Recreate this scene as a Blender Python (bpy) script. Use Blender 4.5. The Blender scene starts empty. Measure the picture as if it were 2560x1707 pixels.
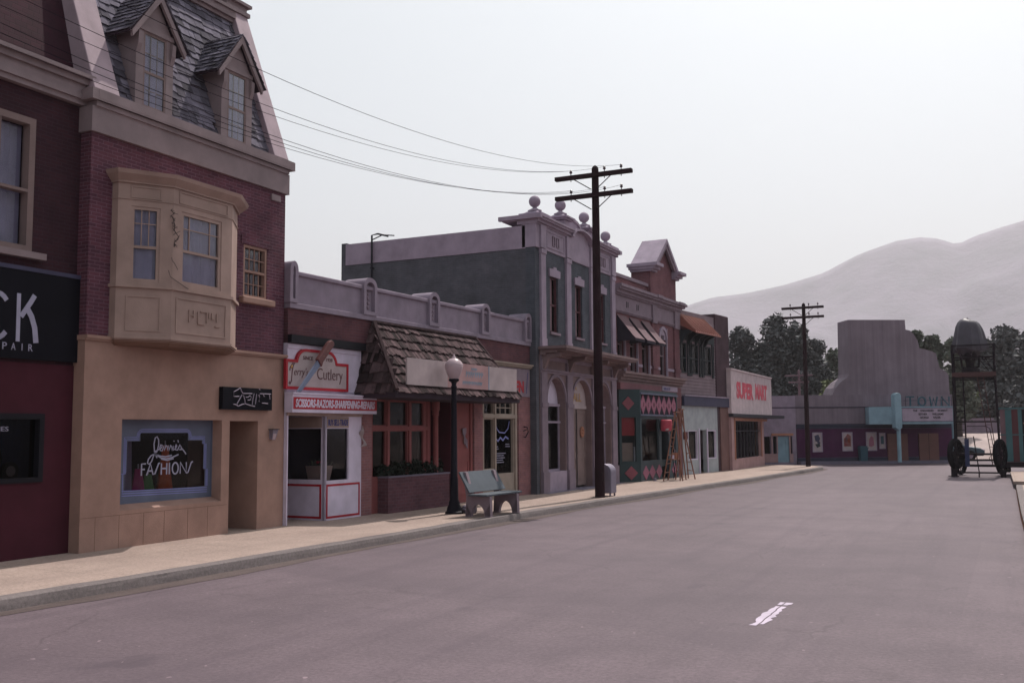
import bpy, bmesh, math, random
from mathutils import Vector, Matrix, noise
R = math.radians
scene = bpy.context.scene
COL = scene.collection

# ---------------------------------------------------------------- camera
cam_d = bpy.data.cameras.new('camera'); cam = bpy.data.objects.new('camera', cam_d); COL.objects.link(cam)
scene.camera = cam
cam_d.sensor_width = 36.0; cam_d.lens = 35.0; cam_d.clip_start = 0.1; cam_d.clip_end = 5000
def cam_matrix(yaw, pitch, roll, loc):
    f = Vector((-math.sin(yaw)*math.cos(pitch), math.cos(yaw)*math.cos(pitch), math.sin(pitch)))
    r = Vector((math.cos(yaw), math.sin(yaw), 0)); u = r.cross(f)
    r2 = r*math.cos(roll) - u*math.sin(roll); u2 = u*math.cos(roll) + r*math.sin(roll)
    m = Matrix((r2, u2, -f)).transposed().to_4x4(); m.translation = Vector(loc)
    return m
cam.matrix_world = cam_matrix(R(25.8025), R(5.1996), 0.0075, (0, 0, 1.9))

# ---------------------------------------------------------------- light
SUN_EL, SUN_AZ = 57.0, 4.5          # azimuth from +Y towards +X
world = bpy.data.worlds.new('World'); scene.world = world; world.use_nodes = True
wn = world.node_tree; wn.nodes.clear()
wo = wn.nodes.new('ShaderNodeOutputWorld'); bg = wn.nodes.new('ShaderNodeBackground')
sky = wn.nodes.new('ShaderNodeTexSky'); sky.sky_type = 'NISHITA'; sky.sun_disc = False
sky.sun_elevation = R(SUN_EL); sky.sun_rotation = R(SUN_AZ)
sky.altitude = 100; sky.air_density = 1.0; sky.dust_density = 6.0; sky.ozone_density = 1.0
hs = wn.nodes.new('ShaderNodeHueSaturation'); hs.inputs['Saturation'].default_value = 0.55
wn.links.new(sky.outputs[0], hs.inputs['Color'])
tn = wn.nodes.new('ShaderNodeMix'); tn.data_type = 'RGBA'; tn.blend_type = 'MULTIPLY'; tn.inputs[0].default_value = 1; tn.inputs[7].default_value = (.97, 1.04, 1.08, 1)   # hazy coastal air
wn.links.new(hs.outputs[0], tn.inputs[6]); mx = wn.nodes.new('ShaderNodeMix'); mx.data_type = 'RGBA'; mx.inputs[0].default_value = .6; mx.inputs[7].default_value = (4.3, 4.55, 4.5, 1)
wn.links.new(tn.outputs[2], mx.inputs[6]); wn.links.new(mx.outputs[2], bg.inputs['Color'])
bg.inputs['Strength'].default_value = 0.135
wn.links.new(bg.outputs[0], wo.inputs['Surface'])
sd = bpy.data.lights.new('sun', 'SUN'); sd.energy = 3.6; sd.angle = R(0.6); sd.color = (1.0, 0.93, 0.86)
sun = bpy.data.objects.new('sun', sd); COL.objects.link(sun)
sv = Vector((math.sin(R(SUN_AZ))*math.cos(R(SUN_EL)), math.cos(R(SUN_AZ))*math.cos(R(SUN_EL)), math.sin(R(SUN_EL))))
sun.rotation_euler = sv.to_track_quat('Z', 'Y').to_euler(); sun.location = (0, 40, 60)
scene.view_settings.view_transform = 'Standard'; scene.view_settings.look = 'None'
scene.view_settings.gamma = 1.0; scene.view_settings.exposure = 0.35
scene.cycles.max_bounces = 6; scene.cycles.volume_bounces = 1; scene.cycles.transparent_max_bounces = 12
scene.cycles.volume_step_rate = 1.0

# ---------------------------------------------------------------- materials
def lin(r, g, b):
    f = lambda c: (c/255/12.92) if c/255 <= .04045 else ((c/255+.055)/1.055)**2.4
    return (f(r), f(g), f(b), 1.0)
def nodes(name):
    m = bpy.data.materials.new(name); m.use_nodes = True; nt = m.node_tree
    return m, nt, nt.nodes['Principled BSDF']
def L(nt, a, b): nt.links.new(a, b)
def mixc(nt, fac, a, b, mode='MIX'):
    n = nt.nodes.new('ShaderNodeMix'); n.data_type = 'RGBA'; n.blend_type = mode
    for sock, v in ((n.inputs[0], fac), (n.inputs[6], a), (n.inputs[7], b)):
        if hasattr(v, 'links'): L(nt, v, sock)
        else: sock.default_value = v
    return n.outputs[2]
def nz(nt, vec, scale, detail=5, rough=.6):
    n = nt.nodes.new('ShaderNodeTexNoise'); n.inputs['Scale'].default_value = scale
    n.inputs['Detail'].default_value = detail; n.inputs['Roughness'].default_value = rough
    L(nt, vec, n.inputs['Vector']); return n.outputs['Fac']
def mr(nt, v, a, b, c, d):
    n = nt.nodes.new('ShaderNodeMapRange'); L(nt, v, n.inputs[0])
    for i, x in enumerate((a, b, c, d)): n.inputs[i+1].default_value = x
    return n.outputs[0]
def bump(nt, bs, h, st, dist=.02):
    b = nt.nodes.new('ShaderNodeBump'); b.inputs['Strength'].default_value = st; b.inputs['Distance'].default_value = dist
    L(nt, h, b.inputs['Height']); L(nt, b.outputs[0], bs.inputs['Normal'])
def obj_co(nt, scale=(1,1,1)):
    t = nt.nodes.new('ShaderNodeTexCoord'); mp = nt.nodes.new('ShaderNodeMapping'); mp.inputs['Scale'].default_value = scale
    L(nt, t.outputs['Object'], mp.inputs[0]); return mp.outputs[0]
MATS = {}
def pm(name, col, rough=.8, var=.16, sc=2.2, bp=.25, bsc=45, metal=0.0, spec=.3, dirt=.22, streak=True, island=0, fine=None):
    """painted / rendered surface with mottling, blotches, vertical weather streaks and fine relief"""
    m, nt, b = nodes(name)
    co = obj_co(nt); c = (col[0]*.69, col[1]*.64, col[2]*.78, 1)
    n1 = nz(nt, co, sc, 6); k = mr(nt, n1, .3, .7, 1-var, 1+var)
    cmb = nt.nodes.new('ShaderNodeCombineColor')
    for i in range(3): L(nt, k, cmb.inputs[i])
    out = mixc(nt, 1.0, c, cmb.outputs[0], 'MULTIPLY')
    if fine:
        kf = mr(nt, nz(nt, obj_co(nt, fine), 1.0, 4, .6), .35, .65, .88, 1.12); cf_ = nt.nodes.new('ShaderNodeCombineColor')
        for i in range(3): L(nt, kf, cf_.inputs[i])
        out = mixc(nt, 1.0, out, cf_.outputs[0], 'MULTIPLY')
    if island:
        gi = nt.nodes.new('ShaderNodeNewGeometry'); ki = mr(nt, gi.outputs['Random Per Island'], 0, 1, 1-island, 1+island)
        ci = nt.nodes.new('ShaderNodeCombineColor')
        for i in range(3): L(nt, ki, ci.inputs[i])
        out = mixc(nt, 1.0, out, ci.outputs[0], 'MULTIPLY')
    if dirt:
        co2 = obj_co(nt, (2.5, 2.5, .45 if streak else 2.5))
        d = mr(nt, nz(nt, co2, 1.7, 8, .68), .52, .8, 0, dirt)
        out = mixc(nt, d, out, (c[0]*.45+.01, c[1]*.42+.01, c[2]*.42+.008, 1))
    L(nt, out, b.inputs['Base Color']); b.inputs['Roughness'].default_value = rough
    b.inputs['Metallic'].default_value = metal; b.inputs['Specular IOR Level'].default_value = spec
    if bp: bump(nt, b, nz(nt, co, bsc, 4), bp, .01)
    MATS[name] = m; return m
def brick(name, c1, c2, mort, w=.19, h=.058, ms=.007, bp=.6, worn=.12):
    m, nt, b = nodes(name); c1, c2, mort = [(q[0]*.69, q[1]*.64, q[2]*.78) for q in (c1, c2, mort)]
    t = nt.nodes.new('ShaderNodeTexCoord'); sp = nt.nodes.new('ShaderNodeSeparateXYZ'); L(nt, t.outputs['Object'], sp.inputs[0])
    a = nt.nodes.new('ShaderNodeMath'); a.operation = 'ADD'; L(nt, sp.outputs[0], a.inputs[0]); L(nt, sp.outputs[1], a.inputs[1])
    cx = nt.nodes.new('ShaderNodeCombineXYZ'); L(nt, a.outputs[0], cx.inputs[0]); L(nt, sp.outputs[2], cx.inputs[1])
    # wobble the courses a little, as on a hand laid wall
    wob = nt.nodes.new('ShaderNodeTexNoise'); wob.inputs['Scale'].default_value = 1.3; L(nt, cx.outputs[0], wob.inputs['Vector'])
    wm = nt.nodes.new('ShaderNodeVectorMath'); wm.operation = 'SCALE'; wm.inputs['Scale'].default_value = .022; L(nt, wob.outputs['Color'], wm.inputs[0])
    va = nt.nodes.new('ShaderNodeVectorMath'); L(nt, cx.outputs[0], va.inputs[0]); L(nt, wm.outputs[0], va.inputs[1])
    br = nt.nodes.new('ShaderNodeTexBrick'); L(nt, va.outputs[0], br.inputs['Vector'])
    for k, v in (('Scale', 1), ('Mortar Size', ms), ('Mortar Smooth', .3), ('Brick Width', w), ('Row Height', h), ('Bias', 0)): br.inputs[k].default_value = v
    br.inputs['Color1'].default_value = (*c1[:3], 1); br.inputs['Color2'].default_value = (*c2[:3], 1); br.inputs['Mortar'].default_value = (*mort[:3], 1)
    k = mr(nt, nz(nt, t.outputs['Object'], 1.6, 7, .65), .3, .7, .72, 1.28)
    cmb = nt.nodes.new('ShaderNodeCombineColor')
    for i in range(3): L(nt, k, cmb.inputs[i])
    out = mixc(nt, 1.0, br.outputs['Color'], cmb.outputs[0], 'MULTIPLY')
    w_ = mr(nt, nz(nt, obj_co(nt, (6, 6, 14)), 2.4, 5, .7), .66, .74, 0, worn)      # chips and efflorescence
    out = mixc(nt, w_, out, (c1[0]*1.6+.1, c1[1]*1.6+.1, c1[2]*1.6+.1, 1))
    L(nt, out, b.inputs['Base Color']); b.inputs['Roughness'].default_value = .88; b.inputs['Specular IOR Level'].default_value = .2
    inv = mr(nt, br.outputs['Fac'], 0, 1, 1, 0)
    fine = nz(nt, t.outputs['Object'], 60, 3)
    ad = nt.nodes.new('ShaderNodeMath'); ad.operation = 'MULTIPLY_ADD'; ad.inputs[1].default_value = .35; L(nt, fine, ad.inputs[0]); L(nt, inv, ad.inputs[2])
    bump(nt, b, ad.outputs[0], bp, .012)
    MATS[name] = m; return m
def glass(name, tint=.75, ior=1.45, rough=.02):
    m, nt, b = nodes(name); nt.nodes.remove(b)
    o = nt.nodes['Material Output']; tr = nt.nodes.new('ShaderNodeBsdfTransparent'); gl = nt.nodes.new('ShaderNodeBsdfGlossy')
    tr.inputs[0].default_value = (tint, tint, tint*1.02, 1); gl.inputs['Roughness'].default_value = rough
    fr = nt.nodes.new('ShaderNodeFresnel'); fr.inputs[0].default_value = ior; mx = nt.nodes.new('ShaderNodeMixShader')
    L(nt, fr.outputs[0], mx.inputs[0]); L(nt, tr.outputs[0], mx.inputs[1]); L(nt, gl.outputs[0], mx.inputs[2]); L(nt, mx.outputs[0], o.inputs[0])
    # slightly wavy old panes
    bmp = nt.nodes.new('ShaderNodeBump'); bmp.inputs['Strength'].default_value = .12; bmp.inputs['Distance'].default_value = .02
    L(nt, nz(nt, obj_co(nt), 3.5, 2), bmp.inputs['Height']); L(nt, bmp.outputs[0], gl.inputs['Normal'])
    MATS[name] = m; return m

# ---------------------------------------------------------------- mesh builder
ID = lambda p: p
class MB:
    """collects faces; coordinates are given as (s along the facade, o outwards, z up) and stored as (o, s, z)"""
    def __init__(self, T=ID): self.v = []; self.f = []; self.T = T
    def P(self, s, o, z):
        s, o, z = self.T((s, o, z)); self.v.append((o, s, z)); return len(self.v)-1
    def face(self, pts): self.f.append([self.P(*p) for p in pts])
    def box(self, s0, s1, o0, o1, z0, z1):
        c = [self.P(s, o, z) for s in (s0, s1) for o in (o0, o1) for z in (z0, z1)]
        for q in ((0,1,3,2),(4,6,7,5),(0,4,5,1),(2,3,7,6),(0,2,6,4),(1,5,7,3)): self.f.append([c[i] for i in q])
    def hexa(self, b, t):
        """b, t: four bottom and four top points"""
        i = [self.P(*p) for p in b]; j = [self.P(*p) for p in t]
        self.f.append(i[::-1]); self.f.append(j)
        for k in range(4): self.f.append([i[k], i[(k+1)%4], j[(k+1)%4], j[k]])
    def prism(self, pts, vec):
        """polygon extruded by vec"""
        i = [self.P(*p) for p in pts]; j = [self.P(p[0]+vec[0], p[1]+vec[1], p[2]+vec[2]) for p in pts]
        self.f.append(i[::-1]); self.f.append(j); n = len(pts)
        for k in range(n): self.f.append([i[k], i[(k+1)%n], j[(k+1)%n], j[k]])
    def lathe(self, s, o, prof, n=16, z=0):
        rings = []
        for r, h in prof: rings.append([self.P(s+r*math.cos(2*math.pi*k/n), o+r*math.sin(2*math.pi*k/n), z+h) for k in range(n)])
        for a, b in zip(rings, rings[1:]):
            for k in range(n): self.f.append([a[k], a[(k+1)%n], b[(k+1)%n], b[k]])
        self.f.append(rings[0][::-1]); self.f.append(rings[-1])
    def tube(self, pts, r, n=8, r1=None):
        pts = [Vector(p) for p in pts]; rings = []
        for i, p in enumerate(pts):
            d = (pts[min(i+1, len(pts)-1)] - pts[max(i-1, 0)]).normalized()
            a = d.cross(Vector((0, 0, 1)));  a = a.normalized() if a.length > .01 else Vector((1, 0, 0)); b = d.cross(a)
            rr = r if r1 is None else r + (r1-r)*i/(len(pts)-1)
            rings.append([self.P(*(p + a*rr*math.cos(2*math.pi*k/n) + b*rr*math.sin(2*math.pi*k/n))) for k in range(n)])
        for a, b in zip(rings, rings[1:]):
            for k in range(n): self.f.append([a[k], a[(k+1)%n], b[(k+1)%n], b[k]])
        self.f.append(rings[0][::-1]); self.f.append(rings[-1])
    def ball(self, s, o, z, r, n=14, sq=1):
        self.lathe(s, o, [(max(r*math.sin(math.pi*k/n), .001), z-r*sq*math.cos(math.pi*k/n)) for k in range(n+1)], n+2)
    def ribbon(self, pts, w, o, th=.006):
        """flat painted stroke through (s, z) points"""
        n = len(pts); L_ = []; R_ = []
        for i, (x, y) in enumerate(pts):
            x0, y0 = pts[max(i-1, 0)]; x1, y1 = pts[min(i+1, n-1)]
            dx, dy = x1-x0, y1-y0; l = math.hypot(dx, dy) or 1; nx, ny = -dy/l*w/2, dx/l*w/2
            L_.append((x+nx, y+ny)); R_.append((x-nx, y-ny))
        for i in range(n-1):
            q = [L_[i], L_[i+1], R_[i+1], R_[i]]
            self.prism([(a, o, b) for a, b in q], (0, th, 0))
    def wall(self, s0, s1, z0, z1, o0, o1, holes=()):
        """wall slab with rectangular openings (s0,s1,z0,z1)"""
        S = sorted({s0, s1, *[h[0] for h in holes], *[h[1] for h in holes]}); S = [x for x in S if s0 <= x <= s1]
        Z = sorted({z0, z1, *[h[2] for h in holes], *[h[3] for h in holes]}); Z = [x for x in Z if z0 <= x <= z1]
        def solid(i, j):
            if i < 0 or j < 0 or i >= len(S)-1 or j >= len(Z)-1: return False
            a, b = (S[i]+S[i+1])/2, (Z[j]+Z[j+1])/2
            return not any(h[0] < a < h[1] and h[2] < b < h[3] for h in holes)
        for i in range(len(S)-1):
            for j in range(len(Z)-1):
                if not solid(i, j): continue
                a, b, c, d = S[i], S[i+1], Z[j], Z[j+1]
                self.face([(a,o1,c),(b,o1,c),(b,o1,d),(a,o1,d)]); self.face([(a,o0,c),(a,o0,d),(b,o0,d),(b,o0,c)])
                if not solid(i-1, j): self.face([(a,o0,c),(a,o1,c),(a,o1,d),(a,o0,d)])
                if not solid(i+1, j): self.face([(b,o0,c),(b,o0,d),(b,o1,d),(b,o1,c)])
                if not solid(i, j-1): self.face([(a,o0,c),(b,o0,c),(b,o1,c),(a,o1,c)])
                if not solid(i, j+1): self.face([(a,o0,d),(a,o1,d),(b,o1,d),(b,o0,d)])
        return self
    def moulding(self, s0, s1, z0, z1, w, o, th):
        """rectangular raised frame"""
        self.wall(s0, s1, z0, z1, o, o+th, [(s0+w, s1-w, z0+w, z1-w)])
    def cornice(self, s0, s1, tiers, ob=0.0, ends=True):
        """tiers: (z0, z1, o) ; each runs past the ends by its own projection when ends"""
        for z0, z1, o in tiers:
            e = o if ends is True else (0 if ends is False else ends)
            self.box(s0-e, s1+e, ob, o, z0, z1)
    def build_each(self, name, mat, parent=None, **k):
        """one object per primitive that was added"""
        up = list(range(len(self.v)))
        def find(a):
            while up[a] != a: up[a] = up[up[a]]; a = up[a]
            return a
        for f in self.f:
            r0 = find(f[0])
            for i in f[1:]: up[find(i)] = r0
        g = {}
        for f in self.f: g.setdefault(find(f[0]), []).append(f)
        for fs in g.values():
            ids = sorted({i for f in fs for i in f}); mp = {a: b for b, a in enumerate(ids)}
            q = MB(); q.v = [self.v[i] for i in ids]; q.f = [[mp[i] for i in f] for f in fs]; q.build(name, mat, parent, **k)
    def boxes(self, name, mat, parent, L_, **k):
        for q in L_: m = MB(self.T); m.box(*q); m.build(name, mat, parent, **k)
    def build(self, name, mat, parent=None, smooth=False, bevel=0):
        me = bpy.data.meshes.new(name); me.from_pydata(self.v, [], self.f)
        bm = bmesh.new(); bm.from_mesh(me)
        bmesh.ops.remove_doubles(bm, verts=bm.verts, dist=.0004)
        bmesh.ops.recalc_face_normals(bm, faces=bm.faces)
        bm.to_mesh(me); bm.free()
        me.materials.append(MATS[mat] if isinstance(mat, str) else mat)
        if smooth:
            for p in me.polygons: p.use_smooth = True
            me.set_sharp_from_angle(angle=R(38))
        o = bpy.data.objects.new(name, me); COL.objects.link(o)
        if parent: o.parent = parent
        if bevel:
            b = o.modifiers.new('bevel', 'BEVEL'); b.width = bevel; b.segments = 2; b.limit_method = 'ANGLE'; b.angle_limit = R(40)
        return o
def tag(o, label=None, cat=None, group=None, kind=None):
    if label: o['label'] = label
    if cat: o['category'] = cat
    if group: o['group'] = group
    if kind: o['kind'] = kind
    return o
def thing(name, label, cat, loc=(0, 0, 0), ang=0, group=None):
    o = bpy.data.objects.new(name, None); COL.objects.link(o); o.location = loc; o.rotation_euler = (0, 0, ang)
    o.empty_display_size = .2
    return tag(o, label, cat, group)
class Frame:
    """facade frame: s runs along the street, o out of the wall"""
    def __init__(self, x, y, a): self.x, self.y, self.a = x, y, a
    def w(self, s, o, z=0):
        return (self.x + s*math.sin(self.a) + o*math.cos(self.a), self.y + s*math.cos(self.a) - o*math.sin(self.a), z)
    def thing(self, name, label, cat, s=0, o=0, z=0, group=None):
        return thing(name, label, cat, self.w(s, o, z), -self.a, group)
def face_T(s0, o0, ang):
    """local facade turned by ang about a vertical line at (s0, o0)"""
    c, n = math.cos(ang), math.sin(ang)
    return lambda p: (s0 + p[0]*c - p[1]*n, o0 + p[0]*n + p[1]*c, p[2])
def text(s, mat, parent, sc, zc, w, h, o, name='lettering', T=ID, ext=.006, bold=0.0, shear=0.0):
    cu = bpy.data.curves.new(name, 'FONT'); cu.body = s; cu.size = 1; cu.extrude = .02; cu.offset = bold; cu.shear = shear; cu.resolution_u = 3
    ob = bpy.data.objects.new(name, cu); COL.objects.link(ob)
    dg = bpy.context.evaluated_depsgraph_get(); me = bpy.data.meshes.new_from_object(ob.evaluated_get(dg))
    bpy.data.objects.remove(ob); bpy.data.curves.remove(cu)
    xs = [v.co.x for v in me.vertices]; ys = [v.co.y for v in me.vertices]
    x0, x1, y0, y1 = min(xs), max(xs), min(ys), max(ys)
    for v in me.vertices:
        p = T((sc + ((v.co.x-x0)/(x1-x0)-.5)*w, o + (ext if v.co.z > 0 else 0), zc + ((v.co.y-y0)/(y1-y0)-.5)*h))
        v.co = (p[1], p[0], p[2])
    me.materials.append(MATS[mat]); r = bpy.data.objects.new(name, me); COL.objects.link(r); r.parent = parent
    return r
def window(parent, s0, s1, z0, z1, o, fm, fw=.05, cols=(), rows=(), meet=None, lo_cols=None, gm='glass_up', cur='curtain', T=ID, sill=None, dep=.07, bar=.018, name='window', cur_d=.07):
    """frame, sash bars, pane and curtain; cols/rows are fractions of the upper sash"""
    m = MB(T); m.wall(s0, s1, z0, z1, o-dep, o, [(s0+fw, s1-fw, z0+fw, z1-fw)])
    a, b, c, d = s0+fw, s1-fw, z0+fw, z1-fw
    mid = c + (d-c)*meet if meet else None
    if mid: m.box(a, b, o-dep+.008, o-.004, mid-.022, mid+.022)
    zu = mid+.022 if mid else c
    for k in cols: x = a+(b-a)*k; m.box(x-bar/2, x+bar/2, o-.035, o-.015, zu, d)
    for k in rows: y = zu+(d-zu)*k; m.box(a, b, o-.037, o-.017, y-bar/2, y+bar/2)
    if mid and lo_cols:
        lc, lr = lo_cols
        for k in lc: x = a+(b-a)*k; m.box(x-bar/2, x+bar/2, o-.045, o-.025, c, mid-.022)
        for k in lr: y = c+(mid-.022-c)*k; m.box(a, b, o-.047, o-.027, y-bar/2, y+bar/2)
    w = m.build(name, fm, parent)
    g = MB(T); g.box(a-.005, b+.005, o-dep+.018, o-dep+.022, c-.005, d+.005); g.build('pane', gm, w)
    if cur:
        q = MB(T); n = max(6, int((b-a)/.05)); zs = [c-.01, d+.01]; base = o-dep-cur_d
        pts = [(a-.02+(b-a+.04)*i/n, base + .014*math.sin(i*1.7) + .008*math.sin(i*3.1)) for i in range(n+1)]
        for p1, p2 in zip(pts, pts[1:]): q.face([(p1[0], p1[1], zs[0]), (p2[0], p2[1], zs[0]), (p2[0], p2[1], zs[1]), (p1[0], p1[1], zs[1])])
        q.build('curtain', cur, w)
    if sill:
        e, so, h = sill; k = MB(T); k.box(s0-e, s1+e, o-dep, o+so, z0-h, z0+.004); k.build('sill', fm, w)
    return w
# ================================================================ palette
pm('b1_red', (.075, .016, .024), .8, dirt=.1, spec=.15); pm('cream', (.30, .245, .215), .7, dirt=.15); pm('cream_dark', (.26, .195, .155), .75)
pm('yellow', (.42, .275, .185), .8, dirt=.14); pm('bay_tan', (.43, .32, .23), .7, dirt=.14); pm('coping', (.44, .36, .34), .8, dirt=.3)
brick('brick_b1', (.060, .022, .026), (.042, .016, .022), (.055, .03, .036), worn=.05)
brick('brick_b2', (.165, .060, .072), (.105, .042, .055), (.22, .13, .145), worn=.30, bp=.9)
brick('brick_b3', (.16, .065, .062), (.12, .052, .055), (.15, .085, .085))
brick('brick_pink', (.36, .17, .14), (.29, .14, .125), (.33, .21, .19))
brick('brick_planter', (.17, .075, .078), (.12, .055, .06), (.17, .11, .115), h=.075)
brick('brick_green', (.115, .130, .132), (.095, .112, .115), (.085, .098, .102), worn=.06)
brick('brick_green_dark', (.13, .135, .135), (.11, .12, .118), (.10, .105, .105), worn=.03, bp=.35)
brick('brick_b5', (.24, .10, .095), (.19, .085, .085), (.22, .14, .14))
brick('brick_b6', (.10, .058, .062), (.085, .05, .055), (.08, .055, .06), worn=.04)
pm('black_sign', (.006, .006, .010), .6, dirt=.05, spec=.08); pm('silver_letter', (.42, .43, .48), .5, dirt=.1)
pm('curtain', (.42, .37, .37), .95, dirt=0, bp=0); pm('curtain_blue', (.36, .36, .42), .95, dirt=0, bp=0); pm('shade_dark', (.035, .03, .04), .95, dirt=0, bp=0)
pm('curtain_green', (.06, .13, .11), .95, dirt=0, bp=0); pm('curtain_aqua', (.30, .40, .46), .95, dirt=0, bp=0)
pm('grey_parapet', (.33, .285, .30), .85, dirt=.3); pm('salmon', (.30, .095, .080), .7, dirt=.15); pm('maroon_wood', (.12, .026, .036), .7)
pm('white_paint', (.78, .73, .75), .6, dirt=.12); pm('red_paint', (.46, .015, .028), .5, dirt=.05); pm('off_white', (.52, .45, .38), .7, dirt=.12)
pm('beige_wood', (.44, .34, .25), .75); pm('navy_letter', (.06, .07, .22), .6, dirt=0); pm('brown_letter', (.14, .05, .05), .6, dirt=0)
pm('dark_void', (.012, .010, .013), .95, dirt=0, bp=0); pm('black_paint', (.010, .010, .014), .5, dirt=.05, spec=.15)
pm('pink_stone', (.42, .36, .38), .8, dirt=.25); pm('mauve_stone', (.29, .235, .24), .85, dirt=.25); pm('tan_stone', (.27, .195, .165), .85, dirt=.2)
pm('cream_b3', (.42, .36, .25), .7); pm('board_plain', (.58, .50, .42), .7, dirt=.06); pm('board_pink', (.56, .36, .30), .7, dirt=.1); pm('teal_letter', (.30, .42, .44), .7, dirt=0)
pm('shopgreen', (.018, .045, .045), .5, dirt=.12); pm('shopgreen_light', (.055, .085, .085), .6); pm('diamond', (.40, .15, .19), .6, dirt=.05)
pm('clapboard', (.27, .21, .20), .8); pm('bluefascia', (.055, .055, .095), .6); pm('mint', (.44, .50, .44), .7, dirt=.2); pm('brown_ply', (.20, .11, .085), .8)
pm('rust_roof', (.34, .13, .085), .55, metal=.0, dirt=.3); pm('green_trim', (.022, .032, .034), .7)
pm('sm_white', (.66, .56, .49), .7, dirt=.08); pm('sm_pink', (.46, .30, .25), .75); pm('sm_orange', (.50, .24, .13), .7); pm('dark_trim', (.03, .028, .034), .5)
pm('theatre_grey', (.235, .198, .20), .9, dirt=.35, sc=.8, fine=(7, 7, .12)); pm('unused', (.235, .198, .20), .9, dirt=.3, sc=.8); pm('theatre_light', (.33, .28, .30), .9, dirt=.2); pm('theatre_maroon', (.085, .022, .062), .8, spec=.1); pm('theatre_band', (.030, .026, .045), .8, spec=.1); pm('theatre_line', (.10, .13, .16), .5)
pm('teal', (.27, .44, .44), .55, dirt=.12); pm('teal_dark', (.03, .10, .12), .6); pm('marquee_white', (.42, .36, .38), .6, dirt=.05); pm('door_brown', (.19, .085, .062), .6)
pm('bench_green', (.10, .125, .125), .8, dirt=.2); pm('concrete', (.30, .24, .23), .85, dirt=.3, streak=False); pm('iron_black', (.012, .011, .018), .6, dirt=.05, spec=.15); pm('wire', (.02, .017, .02), .95, dirt=0, bp=0, spec=0)
pm('pole_wood', (.030, .014, .016), .9, var=.3, spec=.1); pm('insulator', (.09, .06, .065), .3, dirt=0); pm('globe', (.62, .50, .45), .35, dirt=.05, bp=0)
pm('steel_grey', (.30, .28, .30), .45, metal=.3); pm('gold', (.60, .38, .12), .3, metal=.7, dirt=.1); pm('steel_blue', (.20, .25, .31), .6, dirt=.1); pm('knife_wood', (.16, .06, .05), .5)
pm('tarp', (.075, .070, .078), .5, var=.3, bp=.5, bsc=6, dirt=.1); pm('rig_steel', (.020, .014, .018), .8, spec=.1); pm('rig_rust', (.085, .038, .034), .7); pm('rubber', (.010, .010, .012), .95, spec=.05)
pm('ladder_wood', (.30, .14, .08), .7); pm('paint_red', (.72, .10, .13), .5, dirt=0); pm('leaf_planter', (.012, .022, .011), .6, dirt=0, var=.4); pm('red_flower', (.5, .03, .06), .6, dirt=0)
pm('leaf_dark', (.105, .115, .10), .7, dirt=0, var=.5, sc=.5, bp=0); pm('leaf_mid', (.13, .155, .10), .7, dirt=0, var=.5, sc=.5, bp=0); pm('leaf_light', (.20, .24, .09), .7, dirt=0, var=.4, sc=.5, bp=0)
pm('bark', (.06, .045, .038), .9); pm('wagon_brown', (.22, .14, .14), .7); pm('wagon_teal', (.06, .17, .16), .6); pm('wagon_red', (.10, .025, .03), .6); pm('car_paint', (.05, .10, .11), .25, dirt=0, bp=0, spec=.5); pm('chrome', (.5, .5, .5), .15, metal=1, dirt=0, bp=0)
pm('slate_a', (.15, .145, .155), .9, var=.3, sc=5, dirt=.3, streak=False, spec=.1, island=.55); pm('shake', (.082, .056, .050), .9, var=.4, sc=7, dirt=.3, streak=False, bp=.6, spec=.1, island=.8); pm('maroon_roof', (.045, .012, .02), .8)
pm('fascia_dark', (.05, .032, .042), .8); pm('window_blue', (.14, .17, .21), .6, dirt=.05); pm('line_blue', (.26, .30, .56), .5, dirt=0); pm('neon_tube', (.40, .36, .38), .25, dirt=0, bp=0)
pm('cloth_magenta', (.25, .02, .10), .9, dirt=0); pm('cloth_green', (.05, .17, .05), .9, dirt=0); pm('cloth_orange', (.36, .07, .02), .9, dirt=0); pm('cloth_mauve', (.15, .13, .17), .9, dirt=0)
pm('gutter_stain', (.2, .12, .1), .8); pm('bush_hill', (.10, .09, .07), .9); pm('awning_pink', (.20, .125, .12), .85, dirt=.35); pm('soffit', (.22, .13, .08), .8); pm('step_stone', (.20, .185, .21), .8)
glass('glass_up', .93, 1.24); glass('glass_shop', .85, 1.16, .03); glass('glass_dark', .5, 1.15, .05)

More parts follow.
